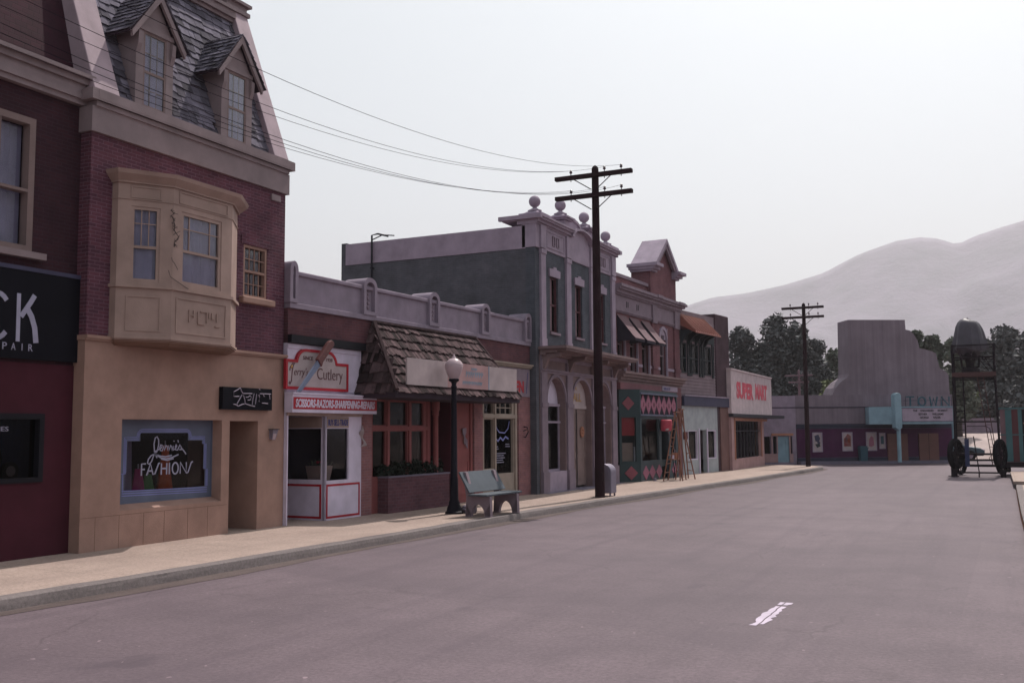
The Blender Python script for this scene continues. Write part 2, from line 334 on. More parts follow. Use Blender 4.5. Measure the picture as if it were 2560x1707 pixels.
# ================================================================ ground
def ground_mat(name, base, kind):
    m, nt, b = nodes(name); co = obj_co(nt)
    big = nz(nt, obj_co(nt, (1, .35, 1)), .35, 5, .6); mid = nz(nt, co, 2.2, 7, .65); fine = nz(nt, co, 22, 6, .85)
    k = mr(nt, big, .3, .7, .86, 1.16); k2 = mr(nt, mid, .3, .7, .90, 1.10); k3 = mr(nt, fine, .32, .68, .66, 1.34)
    out = base
    for q in (k, k2, k3):
        cm = nt.nodes.new('ShaderNodeCombineColor')
        for i in range(3): L(nt, q, cm.inputs[i])
        out = mixc(nt, 1.0, out, cm.outputs[0], 'MULTIPLY')
    if kind == 'road':
        # tyre-worn streaks that run along the street and scattered pale scuffs
        st = nz(nt, obj_co(nt, (2.4, .10, 1)), 1.0, 6, .62)
        out = mixc(nt, mr(nt, st, .50, .72, 0, .45), out, (base[0]*.62, base[1]*.6, base[2]*.66, 1))
        sk = nz(nt, obj_co(nt, (.5, 3.2, 1)), 1.0, 7, .7)
        out = mixc(nt, mr(nt, sk, .62, .75, 0, .35), out, (base[0]*1.5, base[1]*1.5, base[2]*1.5, 1))
        ck = nt.nodes.new('ShaderNodeTexVoronoi'); ck.feature = 'DISTANCE_TO_EDGE'; ck.inputs['Scale'].default_value = .35
        wv = nt.nodes.new('ShaderNodeVectorMath'); wv.operation = 'ADD'; nn = nt.nodes.new('ShaderNodeTexNoise'); nn.inputs['Scale'].default_value = 1.2; nn.inputs['Detail'].default_value = 6
        L(nt, co, nn.inputs['Vector']); L(nt, co, wv.inputs[0]); L(nt, nn.outputs['Color'], wv.inputs[1]); L(nt, wv.outputs[0], ck.inputs['Vector'])
        brk = mr(nt, nz(nt, co, .5, 3), .45, .6, 0, .4)
        cm_ = nt.nodes.new('ShaderNodeMath'); cm_.operation = 'MULTIPLY'; L(nt, mr(nt, ck.outputs['Distance'], .002, .010, 1, 0), cm_.inputs[0]); L(nt, brk, cm_.inputs[1])
        out = mixc(nt, cm_.outputs[0], out, (base[0]*.38, base[1]*.38, base[2]*.38, 1))
        # oil spots, pale specks and a few broad resurfaced patches
        oil = nz(nt, obj_co(nt, (.9, .5, 1)), 1.4, 3, .5); out = mixc(nt, mr(nt, oil, .66, .74, 0, .5), out, (base[0]*.55, base[1]*.55, base[2]*.6, 1))
        spk = nz(nt, co, 9, 2, .5); out = mixc(nt, mr(nt, spk, .735, .76, 0, .8), out, (base[0]*2.4, base[1]*2.4, base[2]*2.3, 1))
        pv_ = nt.nodes.new('ShaderNodeTexVoronoi'); pv_.inputs['Scale'].default_value = .16; L(nt, co, pv_.inputs['Vector']); sp_ = nt.nodes.new('ShaderNodeSeparateColor'); L(nt, pv_.outputs['Color'], sp_.inputs[0])
        out = mixc(nt, mr(nt, sp_.outputs[0], .7, .72, 0, .22), out, (base[0]*.7, base[1]*.7, base[2]*.74, 1))
        # worn aggregate swirls left by turning tyres
        wv_ = nt.nodes.new('ShaderNodeTexWave'); wv_.wave_type = 'RINGS'; wv_.inputs['Scale'].default_value = .35; wv_.inputs['Distortion'].default_value = 9; wv_.inputs['Detail'].default_value = 4; wv_.inputs['Detail Scale'].default_value = .6
        L(nt, obj_co(nt, (1, .35, 1)), wv_.inputs['Vector']); out = mixc(nt, mr(nt, wv_.outputs['Fac'], .6, 1, 0, .22), out, (base[0]*.62, base[1]*.62, base[2]*.66, 1))
    if kind == 'walk' and name == 'pavement':
        # trowelled joints every metre and a half
        jt = nt.nodes.new('ShaderNodeTexBrick'); jt.offset = 0; L(nt, co, jt.inputs['Vector'])
        for k_, v_ in (('Scale', 1), ('Mortar Size', .010), ('Mortar Smooth', .4), ('Brick Width', 1.9), ('Row Height', 1.55)): jt.inputs[k_].default_value = v_
        out = mixc(nt, mr(nt, jt.outputs['Fac'], 0, 1, 0, .45), out, (base[0]*.5, base[1]*.48, base[2]*.48, 1))
    if kind == 'walk':
        st = nz(nt, obj_co(nt, (1.5, .5, 1)), .9, 7, .66)
        out = mixc(nt, mr(nt, st, .5, .75, 0, .5), out, (base[0]*.66, base[1]*.62, base[2]*.64, 1))
    L(nt, out, b.inputs['Base Color']); b.inputs['Roughness'].default_value = .9 if kind == 'walk' else .75; b.inputs['Specular IOR Level'].default_value = .25
    bump(nt, b, fine, .5, .006); MATS[name] = m
ground_mat('asphalt', (.112, .082, .096, 1), 'road'); ground_mat('pavement', (.31, .235, .205, 1), 'walk'); ground_mat('gutter_dirt', (.085, .062, .060, 1), 'walk'); ground_mat('kerb_stone', (.15, .125, .125, 1), 'walk'); ground_mat('dirt', (.11, .085, .085, 1), 'walk')
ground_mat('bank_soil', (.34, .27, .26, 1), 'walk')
def world_mesh(name, verts, faces, mat, kind='structure', label=None):
    me = bpy.data.meshes.new(name); me.from_pydata(verts, [], faces); me.materials.append(MATS[mat])
    bm = bmesh.new(); bm.from_mesh(me); bmesh.ops.recalc_face_normals(bm, faces=bm.faces); bm.to_mesh(me); bm.free()
    o = bpy.data.objects.new(name, me); COL.objects.link(o)
    if kind: o['kind'] = kind
    return o
world_mesh('ground', [(-3000,-120,-.02),(3000,-120,-.02),(3000,3200,-.02),(-3000,3200,-.02)], [(0,1,2,3)], 'dirt')
world_mesh('road', [(-13,-60,0),(.45,-60,0),(.45,45,0),(3.2,60,0),(3.5,68,0),(-60,68,0),(-60,49.5,0),(-13,49.5,0)], [(0,1,2,3,4,5,6,7)], 'asphalt')
KERB = [(-9.98,-60),(-9.93,0),(-9.84,7.5),(-9.68,12.2),(-9.58,15),(-9.52,20.4),(-9.1,27),(-8.75,32),(-8.34,37),(-7.95,43),(-7.62,48),(-7.55,49.6),(-7.7,50.6),(-8.1,51.4),(-8.8,51.9),(-9.9,52.1),(-60,52.1)]
kr = random.Random(3)
def kerb_and_walk():
    fine = []
    for (x0, y0), (x1, y1) in zip(KERB, KERB[1:]):
        n = max(1, int(math.hypot(x1-x0, y1-y0)/.5)) if y0 >= 0 and x1 > -12 else 1
        for i in range(n): fine.append((x0+(x1-x0)*i/n, y0+(y1-y0)*i/n))
    fine.append(KERB[-1])
    v = []; n = len(fine)
    def nrm(i):
        x0, y0 = fine[max(i-1, 0)]; x1, y1 = fine[min(i+1, n-1)]; l = math.hypot(x1-x0, y1-y0); return (y1-y0)/l, -(x1-x0)/l
    for i, (x, y) in enumerate(fine):
        nx, ny = nrm(i); j = kr.uniform(-.012, .012) if 0 < y < 48 else 0; h = .135 + (kr.uniform(-.006, .006))
        for d, z in ((.05+j, -.03), (.028+j, .07), (.012+j*.6, .122), (-.02, h), (-.20, h)): v.append((x+nx*d, y+ny*d, z))
    f = []
    for i in range(n-1):
        for k in range(4): a = i*5+k; f.append((a, a+5, a+6, a+1))
    world_mesh('kerb', v, f, 'kerb_stone')
    v = []
    for i, (x, y) in enumerate(fine):
        nx, ny = nrm(i); w_ = .26+.10*math.sin(i*.37)+kr.uniform(-.03, .03); v += [(x+nx*.045, y+ny*.045, .0045), (x+nx*(.05+w_), y+ny*(.05+w_), .0045)]
    world_mesh('gutter', v, [(2*i, 2*i+2, 2*i+3, 2*i+1) for i in range(n-1)], 'gutter_dirt')
    v = []; inn = []
    for i, (x, y) in enumerate(fine):
        nx, ny = nrm(i); v.append((x-nx*.20, y-ny*.20, .131))
    m = len(v); v2 = [(-13.5 if p[0] > -13.5 else p[0], p[1] if i < m-4 else min(p[1], 49.0), .165) for i, p in enumerate(v)]
    f = [(i, i+1, m+i+1, m+i) for i in range(m-1)]
    world_mesh('pavement', v+v2, f, 'pavement')
kerb_and_walk()
# right hand pavement with its kerb (bends with the street)
RK = [(.39,-60),(.39,18),(.40,24),(.47,34),(.62,44),(1.6,52),(3.0,60)]
v = []; f = []
for x, y in RK:
    for d, z in ((0, -.03), (.0, .125), (.02, .135), (.18, .135)): v.append((x+d, y, z))
for i in range(len(RK)-1):
    for k in range(3): a = i*4+k; f.append((a, a+4, a+5, a+1))
world_mesh('kerb', v, f, 'kerb_stone')
v = [(x+.18, y, .131) for x, y in RK] + [(9, y, .16) for x, y in RK]; n = len(RK)
world_mesh('pavement', v, [(i, i+1, n+i+1, n+i) for i in range(n-1)], 'pavement')
# yellowed paint left on the right hand kerb
pm('kerb_paint', (.38, .17, .07), .8, dirt=.4, streak=False)
v = []; f = []
for i, (x, y) in enumerate(((.386, 19), (.392, 24), (.425, 29), (.466, 34))):
    v += [(x-.004, y, .0), (x-.004, y, .118)]
for i in range(3): f.append((2*i, 2*i+2, 2*i+3, 2*i+1))
world_mesh('kerb_paint', v, f, 'kerb_paint')
# road marking: a worn scrap of white line
pm('road_paint', (.66, .60, .60), .8, dirt=.35, streak=False)
rp = random.Random(8); v = []; f = []
ys = [9.98+i*.09 for i in range(17)]
for i, y in enumerate(ys):
    c = -2.19; l = c-.075+rp.uniform(-.02, .03); r_ = c+.075+rp.uniform(-.035, .015)
    if i in (0,): r_ = c-.04
    if i > 14: l = c-.05; r_ = c+.09
    m1 = c-.004+rp.uniform(-.006, .006); v += [(l, y, .004), (m1, y, .004), (m1+.014, y, .004), (r_, y, .004)]
for i in range(len(ys)-1):
    if i == 13: continue
    a = 4*i; f.append((a, a+4, a+5, a+1))
    if i > 0: f.append((a+2, a+6, a+7, a+3))
world_mesh('road_marking', v, f, 'road_paint')
# sunlit bank beyond the theatre, and hills
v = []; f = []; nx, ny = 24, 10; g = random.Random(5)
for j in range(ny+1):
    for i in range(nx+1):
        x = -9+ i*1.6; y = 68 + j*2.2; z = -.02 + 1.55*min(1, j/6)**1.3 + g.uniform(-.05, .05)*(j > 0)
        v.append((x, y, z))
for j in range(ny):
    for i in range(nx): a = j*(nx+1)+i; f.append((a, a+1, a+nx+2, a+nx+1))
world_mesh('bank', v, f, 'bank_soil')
def hills():
    prof = [(-60,4.5),(-40,5.0),(-25,6.1),(-18,6.7),(-16.1,6.95),(-14.3,7.5),(-12.6,7.66),(-10.4,8.04),(-8.2,8.6),(-6.6,9.35),(-5.9,9.6),(-4.4,10.05),(-3.2,10.15),(-2.3,10.0),(-1.4,9.62),(-.5,10.0),(.7,10.3),(1.8,10.55),(6,11.5),(14,12.4),(30,11),(60,8)]
    def el(a):
        for (a0, e0), (a1, e1) in zip(prof, prof[1:]):
            if a0 <= a <= a1: return e0+(e1-e0)*(a-a0)/(a1-a0)
        return prof[0][1]
    v = []; f = []; A = [ -60 + i*.4 for i in range(301)]; N = 34
    for a in A:
        e = math.tan(R(el(a)))
        for j in range(N+1):
            t = j/N; d = 1650 + 750*t
            zr = 2400*e+1.9
            base = zr*(t**1.25)
            nzv = noise.fractal(Vector((math.sin(R(a))*d*.0035, math.cos(R(a))*d*.0035, 3.1)), 1.0, 2.1, 6)
            z = base + nzv*52*math.sin(math.pi*min(1, t))**.8 + (nzv*2.5 if j == N else 0)
            if j == 0: z = -3
            v.append((math.sin(R(a))*d, math.cos(R(a))*d, z))
        v.append((math.sin(R(a))*2600, math.cos(R(a))*2600, -5))
    M = N+2
    for i in range(len(A)-1):
        for j in range(M-1): a = i*M+j; f.append((a, a+1, a+M+1, a+M))
    o = world_mesh('hills', v, f, 'hill')
    for p in o.data.polygons: p.use_smooth = True
m, nt, b = nodes('hill'); co = obj_co(nt)
h1 = nz(nt, co, .010, 8, .65); h2 = nz(nt, co, .06, 6, .7)
c = mixc(nt, mr(nt, h1, .4, .62, 0, 1), (.19, .16, .215, 1), (.13, .12, .155, 1)); c = mixc(nt, mr(nt, h2, .45, .65, 0, .25), c, (.17, .145, .19, 1))
L(nt, c, b.inputs['Base Color']); b.inputs['Roughness'].default_value = 1; bump(nt, b, h1, .6, 20); MATS['hill'] = m
hills()
# ================================================================ building shells
def shell(parent, s0, s1, ztop, depth, side_mat, left=True, right=True, z0=-.15, th=.25, zr=None):
    """side walls, back wall and flat roof behind a facade slab"""
    m = MB()
    if left: m.box(s0, s0+.2, -depth, -th, z0, ztop)
    if right: m.box(s1-.2, s1, -depth, -th, z0, ztop)
    m.box(s0+.2, s1-.2, -depth, -depth+.2, z0, ztop)
    m.build('side_wall', side_mat, parent)
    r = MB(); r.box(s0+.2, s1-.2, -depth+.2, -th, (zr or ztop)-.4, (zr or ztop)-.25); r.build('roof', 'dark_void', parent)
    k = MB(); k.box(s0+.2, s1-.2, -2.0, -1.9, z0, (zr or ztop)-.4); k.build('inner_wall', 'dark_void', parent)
def slates(name, parent, mat, pt, S0, S1, V0, V1, w, h, seed, jag=.35, th=.014, skip=None, wv=.35):
    """pt(s, v, lift) -> (s, o, z) on the slope; courses run upward"""
    r = random.Random(seed); m = MB(); v = V0; row = 0
    while v < V1:
        s = S0 - r.uniform(0, w); dv = h
        while s < S1:
            ww = w*r.uniform(1-wv, 1+wv); a, b = max(s, S0), min(s+ww-.006, S1); s += ww
            if b-a < .02 or (skip and skip((a+b)/2, v+dv/2)): continue
            d0 = v - r.uniform(0, jag)*h*.5; d1 = min(v+h*1.25, V1+.02); tw = r.uniform(-.012, .012)
            l0, l1 = th*2.3 + r.uniform(0, .012), .003
            q = [pt(a+tw*.3, d0+tw, l0), pt(b, d0-tw+r.uniform(-.012, .012), l0+r.uniform(-.004, .006)), pt(b, d1, l1), pt(a, d1, l1)]
            u = [pt(a, d0+tw, l0-th), pt(b, d0-tw, l0-th), pt(b, d1, l1-th), pt(a, d1, l1-th)]
            m.hexa(u, q)
        v += dv; row += 1
    return m.build(name, mat, parent)

# ---------------------------------------------------------------- 1: clock repair shop (dark red)
F1 = Frame(-12.58, 10.75, 0)
b1 = F1.thing('brick_shop_building', 'dark maroon shop building at the left edge, under the big black clock repair sign', 'building')
m = MB(); m.wall(-6.5, -.005, 2.95, 7.0, -.25, 0, [(-2.45, -.87, 4.55, 6.55)]); m.build('wall', 'brick_b1', b1)
m = MB(); m.wall(-6.5, -.005, -.15, 2.95, -.25, .02, [(-2.9, -.57, 1.23, 2.22)]); m.build('ground_floor_wall', 'b1_red', b1)
shell(b1, -6.5, -.005, 7.0, 6, 'brick_b1')
w = window(b1, -2.45, -.87, 4.55, 6.55, .02, 'cream_dark', fw=.10, cols=(.33, .66), rows=(), meet=.45, cur='curtain_blue', dep=.16)
m = MB(); m.box(-2.6, -.70, -.02, .13, 4.46, 4.555); m.build('sill', 'cream', b1)
m = MB(); m.cornice(-6.5, -.005, [(6.98, 7.06, .10), (7.06, 7.13, .14), (7.13, 7.29, .12), (7.29, 7.38, .17), (7.38, 7.44, .24)], 0, False); m.build('cornice', 'cream', b1)
m = MB(); m.prism([(-6.5, -.12, 7.4), (-6.5, -1.15, 11.2), (-6.5, -2.2, 11.2), (-6.5, -2.2, 7.4)], (6.49, 0, 0))
m.build('mansard_wall', 'brick_maroon' if 'brick_maroon' in MATS else brick('brick_maroon', (.052,.013,.022), (.04,.011,.019), (.035,.012,.018), h=.09, worn=.02), b1)
w = MB(); w.wall(-2.9, -.57, 1.23, 2.22, -.10, .05, [(-2.82, -.65, 1.30, 2.14)]); w = w.build('shop_window', 'black_paint', b1)
g = MB(); g.box(-2.82, -.65, -.06, -.055, 1.30, 2.14); g.build('pane', 'glass_dark', w)
q = MB()
for i in range(40):
    a = -2.85+i*.056; q.face([(a, -.22+.02*math.sin(i*1.9), 1.25), (a+.056, -.22+.02*math.sin((i+1)*1.9), 1.25), (a+.056, -.22+.02*math.sin((i+1)*1.9), 2.2), (a, -.22+.02*math.sin(i*1.9), 2.2)])
pm('drape_navy', (.045, .06, .12), .9, dirt=0); q.build('drape', 'drape_navy', w)
text('WATCHES', 'silver_letter', w, -1.40, 2.0, .62, .065, -.05, 'lettering')
ck = F1.thing('mantel_clock', 'small round mantel clock behind the black framed window of the red shop', 'clock', -.98, -.14, 1.30)
m = MB(); m.prism([(.13*math.cos(R(a)), -.03, max(0, .10+.13*math.sin(R(a)))) for a in range(-50, 231, 14)], (0, .06, 0)); m.build('case', 'black_paint', ck)
m = MB(); m.prism([(.075*math.cos(R(a)), .031, .10+.075*math.sin(R(a))) for a in range(0, 360, 24)], (0, .004, 0)); m.build('dial', 'off_white', ck)
ck2 = F1.thing('clock_case', 'large dark arched clock case standing behind the black framed window', 'clock', -1.42, -.16, 1.52)
m = MB(); m.prism([(.33*math.cos(R(a)), -.02, .40*math.sin(R(a))) for a in range(0, 181, 12)] , (0, .03, 0)); m.box(-.10, .10, -.02, .012, .38, .48); m.build('case', 'black_paint', ck2)
s1 = F1.thing('shop_sign', 'huge black fascia sign with silver art deco letters reading CLOCK REPAIR', 'sign', -3.2, 0, 3.0)
m = MB(); m.box(-3.3, 3.19, 0, .085, 0, 1.27); m.build('board', 'black_sign', s1)
m = MB(); m.box(-3.3, 3.195, 0, .10, 1.27, 1.33); m.build('cap', 'bluefascia', s1)
LX = 3.2
def arc(cx, cz, rx, rz, a0, a1, n=18): return [(cx+rx*math.cos(R(a0+(a1-a0)*i/n)), cz+rz*math.sin(R(a0+(a1-a0)*i/n))) for i in range(n+1)]
def letter(draw, name='lettering'):
    m = MB(); draw(m); m.build(name, 'silver_letter', s1)
def K(m):
    m.ribbon([(LX-1.105, .93), (LX-1.10, .24)], .062, .085)
    m.ribbon([(LX-.845, .93), (LX-.91, .82), (LX-1.06, .60)], .075, .086); m.ribbon([(LX-.965, .73), (LX-.89, .62), (LX-.83, .46), (LX-.80, .24)], .085, .087)
letter(K)
letter(lambda m: m.ribbon(arc(LX-1.44, .585, .20, .315, 45, 315), .07, .085))
letter(lambda m: m.ribbon(arc(LX-1.95, .585, .21, .315, 0, 360), .07, .085))
letter(lambda m: (m.ribbon([(LX-2.50, .93), (LX-2.50, .27), (LX-2.25, .27)], .06, .085)))
letter(lambda m: m.ribbon(arc(LX-2.85, .585, .20, .315, 45, 315), .07, .085))
for i, c in enumerate('REPAIR'): text(c, 'silver_letter', s1, LX-.885-.14*(5-i), .165, .012 if c == 'I' else .07, .10, .086)

# ---------------------------------------------------------------- 2: mansard building with bay window
F2 = Frame(-12.35, 10.75, 0)
b2 = F2.thing('mansard_building', 'tall building with slate mansard roof, two dormers, red brick and yellow shop front', 'building')
SL, SR = -.05, 4.62
m = MB(); m.wall(SL, SR, 3.42, 6.57, -.25, 0, [(3.44, 4.10, 4.42, 5.40), (.55, 2.9, 3.6, 5.8)]); m.build('brick_wall', 'brick_b2', b2)
m = MB(); m.wall(SL-.012, SR+.03, -.15, 3.34, -.25, .012, [(.69, 2.94, .73, 2.15), (3.14, 3.90, .131, 2.14)]); m.build('plaster_wall', 'yellow', b2)
m = MB(); m.cornice(SL-.01, SR+.03, [(3.34, 3.37, .05), (3.37, 3.42, .075)], -.25, .02); m.build('belt_course', 'yellow', b2)
shell(b2, SL, SR, 7.2, 6, 'brick_b2'); 
m = MB(); m.box(SL-.012, SL+.2, -6, -.25, -.15, 3.34); m.build('side_plaster', 'yellow', b2)
# joints scored in the stucco
m = MB()
for s in (.22, .68, 1.18, 1.62, 2.15, 2.62): m.box(s, s+.007, .012, .0135, .14, .66)
m.box(SL, 3.1, .012, .0135, .66, .667); m.build('plaster_joint', 'soffit', b2)
# main cornice
m = MB(); m.cornice(SL, SR, [(6.57, 6.60, .05), (6.60, 6.94, .03), (6.94, 6.97, .06), (6.97, 7.05, .09), (7.05, 7.08, .12), (7.08, 7.22, .14)], -.3, .0)
m.box(SL-.12, SR+.12, -.28, .138, 7.05, 7.219); m.box(SL-.05, SR+.05, -.26, .058, 6.571, 6.968); m.build('cornice', 'cream', b2)
m = MB(); m.box(4.18, 4.44, 0, .035, 6.38, 6.50); m.build('wall_vent', 'cream', b2)
# mansard slope: from (o .0, z 7.22) to (o -1.12, z 10.3)
def slope(s, v, l=0):      # v metres up the slope
    k = v/3.277; return (s, -.06 - 1.10*k + l*.94, 7.22 + 3.08*k + l*.34)
m = MB(); m.prism([(SL+.2, -.08, 7.2), (SL+.2, -1.20, 10.32), (SL+.2, -2.8, 10.32), (SL+.2, -2.8, 7.2)], (SR-SL-.4, 0, 0)); m.build('roof_deck', 'fascia_dark', b2)
def dskip(s, v):
    z = 7.22 + 3.08*v/3.277
    for c in (1.215, 3.225):
        if abs(s-c) < .40 and z < 8.5 + (.40-abs(s-c))*1.3: return True
    return False
slates('slates', b2, 'slate_a', slope, .40, 4.20, 0.02, 3.2, .20, .165, 4, jag=.7, skip=dskip, th=.010)
for a, bb in ((SL-.03, .42), (4.20, SR+.01)):       # raking stone copings
    m = MB(); k0, k1 = -.02, 3.40
    p = [slope(a, k0, .13), slope(a, k1, .13), slope(a, k1, -.25), (a, slope(a, k0)[1]-.3, slope(a, k0)[2])]
    m.prism(p, (bb-a, 0, 0)); m.build('coping', 'coping', b2, bevel=.015)
m = MB(); m.box(SL-.04, .50, -1.55, -1.03, 10.38, 10.52); m.build('coping_cap', 'cream', b2); m = MB(); m.box(3.98, SR+.05, -1.70, -1.0, 10.36, 10.44); m.box(4.05, SR, -1.65, -1.05, 10.44, 10.56); m.box(3.95, SR+.08, -1.72, -.98, 10.56, 10.62); m.build('coping_cap', 'cream', b2)
m = MB(); m.box(.42, 4.2, -1.6, -1.02, 10.10, 10.17); m.box(.42, 4.2, -1.6, -.96, 10.17, 10.30); m.box(.42, 4.2, -1.6, -.92, 10.30, 10.36); m.build('top_cornice', 'cream', b2)
# dormers
def dormer(c):
    d = MB(); w = .41; zb, ze, za = 7.22, 8.56, 9.20
    d.wall(c-w, c+w, zb, ze, -.16, -.03, [(c-.25, c+.25, 7.28, 8.55)])
    d.prism([(c-w, -.03, ze), (c+w, -.03, ze), (c, -.03, za-.02)], (0, -.12, 0))
    for sd in (-1, 1):
        x = c + sd*w; y = x - sd*.04
        d.prism([(x, -.16, zb), (x, -.16, ze), (x, -.60, ze), (x, -.10, zb)], (-sd*.05, 0, 0))
    d = d.build('dormer', 'cream', b2)
    k = MB()            # bargeboards and brackets
    for sd in (-1, 1):
        e = (c+sd*.60, 8.43); t = (c, 9.27)
        k.prism([(e[0], .03, e[1]), (t[0], .03, t[1]), (t[0], .03, t[1]-.15), (e[0]-sd*.02, .03, e[1]-.10)], (0, .05, 0))
        k.prism([(c+sd*.41, -.03, 8.55), (c+sd*.41, .03, 8.50), (c+sd*.41, .02, 8.30), (c+sd*.41, -.03, 8.16)], (-sd*.08, 0, 0))
    k.box(c-.40, c+.40, -.03, -.005, 8.56, 8.64); k.build('bargeboard', 'cream', d)
    # shingled gable roof
    rr = MB()
    for sd in (-1, 1): rr.prism([(c+sd*.62, .06, 8.40), (c, .06, 9.27), (c, -1.1, 9.27), (c+sd*.62, -.75, 8.40)][::sd], (sd*.02, 0, .035))
    rr.build('dormer_deck', 'fascia_dark', d)
    for sd in (-1, 1):
        def pt(s, v, l, sd=sd): k = v/1.05; return (c + sd*(.65 - .65*k) + sd*l*.8, s, 8.43 + .88*k + l*.6)
        slates('dormer_slates', d, 'slate_a', pt, -1.05, .10, 0.0, 1.02, .14, .12, 11+int(c*7)+sd, jag=.3, th=.01)
    window(b2, c-.25, c+.25, 7.28, 8.55, -.035, 'cream_dark', fw=.035, cols=(.33, .66), rows=(.5,), meet=.47, lo_cols=((.33, .66), (.5,)), cur='curtain_blue', dep=.03, bar=.014, cur_d=.008)
dormer(1.215); dormer(3.225)
# bay window
bp_ = [(.38, -.02), (.38, .13), (1.08, .60), (2.45, .60), (3.10, .14), (3.10, -.02)]
def pts(z, g=0.0):
    c = (1.74, .0); return [(c[0]+(s-c[0])*(1+g/1.3), (o if o < .05 else o+g), z) for s, o in bp_]
def loft(m, z0, g0, z1, g1):
    a, b = pts(z0, g0), pts(z1, g1)
    for i in range(len(a)-1): m.face([a[i], a[i+1], b[i+1], b[i]])
    m.face(a); m.face(b)
def bandr(m, z0, z1, g): loft(m, z0, g, z1, g)
m = MB(); loft(m, 3.36, -.02, 3.38, -.02)
T1 = face_T(.38, .13, math.atan2(.47, .70)); L1 = math.hypot(.70, .47); T2 = lambda p: (p[0], p[1]+.60, p[2])
m.box(.38, .42, -.02, .13, 3.38, 5.86)
mb1 = MB(T1); mb1.wall(0, L1, 3.38, 5.86, -.06, 0, [(.20, .64, 4.30, 5.50)]); mb2 = MB(T2); mb2.wall(1.08, 2.45, 3.38, 5.86, -.06, 0, [(1.26, 2.19, 4.32, 5.51)])
L3 = math.hypot(.65, .46); T3 = face_T(2.45, .60, -math.atan2(.46, .65)); mb3 = MB(T3); mb3.wall(0, L3, 3.38, 5.86, -.06, 0)
for q in (mb1, mb2, mb3):
    off = len(m.v); m.v += q.v; m.f += [[i+off for i in f] for f in q.f]
bandr(m, 4.20, 4.25, .035); bandr(m, 3.40, 3.44, .02); bandr(m, 5.60, 5.615, .012)
bandr(m, 5.86, 5.89, .03)
bay = m.build('bay_window', 'bay_tan', b2)
m = MB(); loft(m, 5.88, .03, 5.98, .12); loft(m, 5.98, .12, 6.04, .14); loft(m, 6.04, .14, 6.07, .02); m.build('crown', 'bay_tan', bay)
m = MB(); loft(m, 3.30, -.10, 3.38, .0); m.build('bay_base', 'soffit', bay)
for T_, a, b_, z0, z1, w_ in ((T1, .15, .68, 3.52, 4.08, .025), (T1, .19, .66, 5.63, 5.82, .02), (T2, 1.17, 2.33, 3.52, 4.10, .025), (T2, 1.2, 2.33, 5.63, 5.83, .02)):
    m = MB(T_); m.moulding(a, b_, z0, z1, w_, 0, .014); m.build('panel_moulding', 'bay_tan', bay)
window(b2, .20, .64, 4.30, 5.50, -.012, 'bay_tan', fw=.05, cols=(.33, .66), rows=(.62,), meet=.46, cur='curtain_blue', T=T1, dep=.05, bar=.014, cur_d=.03)
window(b2, 1.26, 2.19, 4.32, 5.51, -.012, 'bay_tan', fw=.055, cols=(.18, .76), rows=(.62,), meet=.46, cur='curtain_blue', T=T2, dep=.05, bar=.016, cur_d=.03)
m = MB(); m.box(.5, 2.95, -.30, -.28, 3.5, 5.85); m.build('bay_lining', 'dark_void', bay)
# remains of metal letters on the bay panel
m = MB(); z = 3.82
for pts_ in ([(1.46, .1), (1.46, -.1)], [(1.46, .02), (1.56, .02)], [(1.56, .1), (1.56, -.02)], [(1.66, .09), (1.66, -.11), (1.82, -.11)], [(1.72, .10), (1.86, .10), (1.86, -.08)], [(1.92, .1), (1.92, .0)], [(1.98, .1), (1.98, .0), (2.04, .0)], [(2.1, .1), (2.1, -.05)], [(2.06, -.12), (2.18, -.12)]):
    m.ribbon([(a, z+b) for a, b in pts_], .014, .60, .022)
m.build('metal_letters', 'bay_tan', bay)
# scrap of dead creeper on the corner of the bay
rv = random.Random(2); m = MB()
p = Vector((1.0, .62, 5.48)); pts_ = [tuple(p)]
for i in range(26):
    p = p + Vector((rv.uniform(-.06, .06), rv.uniform(-.012, .015), -.045)); p.y = min(max(p.y, .56), .64); pts_.append(tuple(p))
m.tube(pts_[:14], .007, 4); m.tube(pts_[17:22], .005, 4)
for q in pts_[:13]:
    for _ in range(4):
        d = Vector((rv.uniform(-.06, .06), rv.uniform(-.01, .035), rv.uniform(-.05, .04))); m.tube([q, tuple(Vector(q)+d)], .004, 3)
m.tube([(.98, .62, 4.50), (1.0, .64, 4.40), (1.35, .62, 4.28), (1.42, .62, 4.26)], .005, 4)
tag(m.build('dead_creeper', 'bark'), 'thin dry brown creeper clinging to the corner of the tan bay window', 'plant').matrix_world = Matrix.Translation(F2.w(0, 0)) 
# small window
m = MB(); m.box(3.36, 4.18, -.1, .018, 5.40, 5.56); m.build('lintel', 'brick_b2', b2)
window(b2, 3.44, 4.10, 4.42, 5.40, -.01, 'yellow', fw=.05, cols=(.25, .5, .75), rows=(.5,), meet=.5, lo_cols=((.25, .5, .75), (.5,)), cur='shade_dark', dep=.10, bar=.014)
m = MB(); m.box(3.33, 4.24, -.05, .11, 4.30, 4.42); m.build('sill', 'yellow', b2, bevel=.02)
# shop window
m = MB(); m.prism([(.69, -.25, .73), (.69, .012, .731), (.69, -.21, .81), (.69, -.25, .81)], (2.25, 0, 0)); m.build('window_sill', 'yellow', b2)
w = MB(); w.wall(.69, 2.94, .80, 2.15, -.25, -.20, [(.71, 2.92, .82, 2.13)]); w = w.build('shop_window', 'window_blue', b2)
g = MB(); g.box(.70, 2.93, -.225, -.221, .81, 2.14); g.build('pane', 'glass_shop', w)
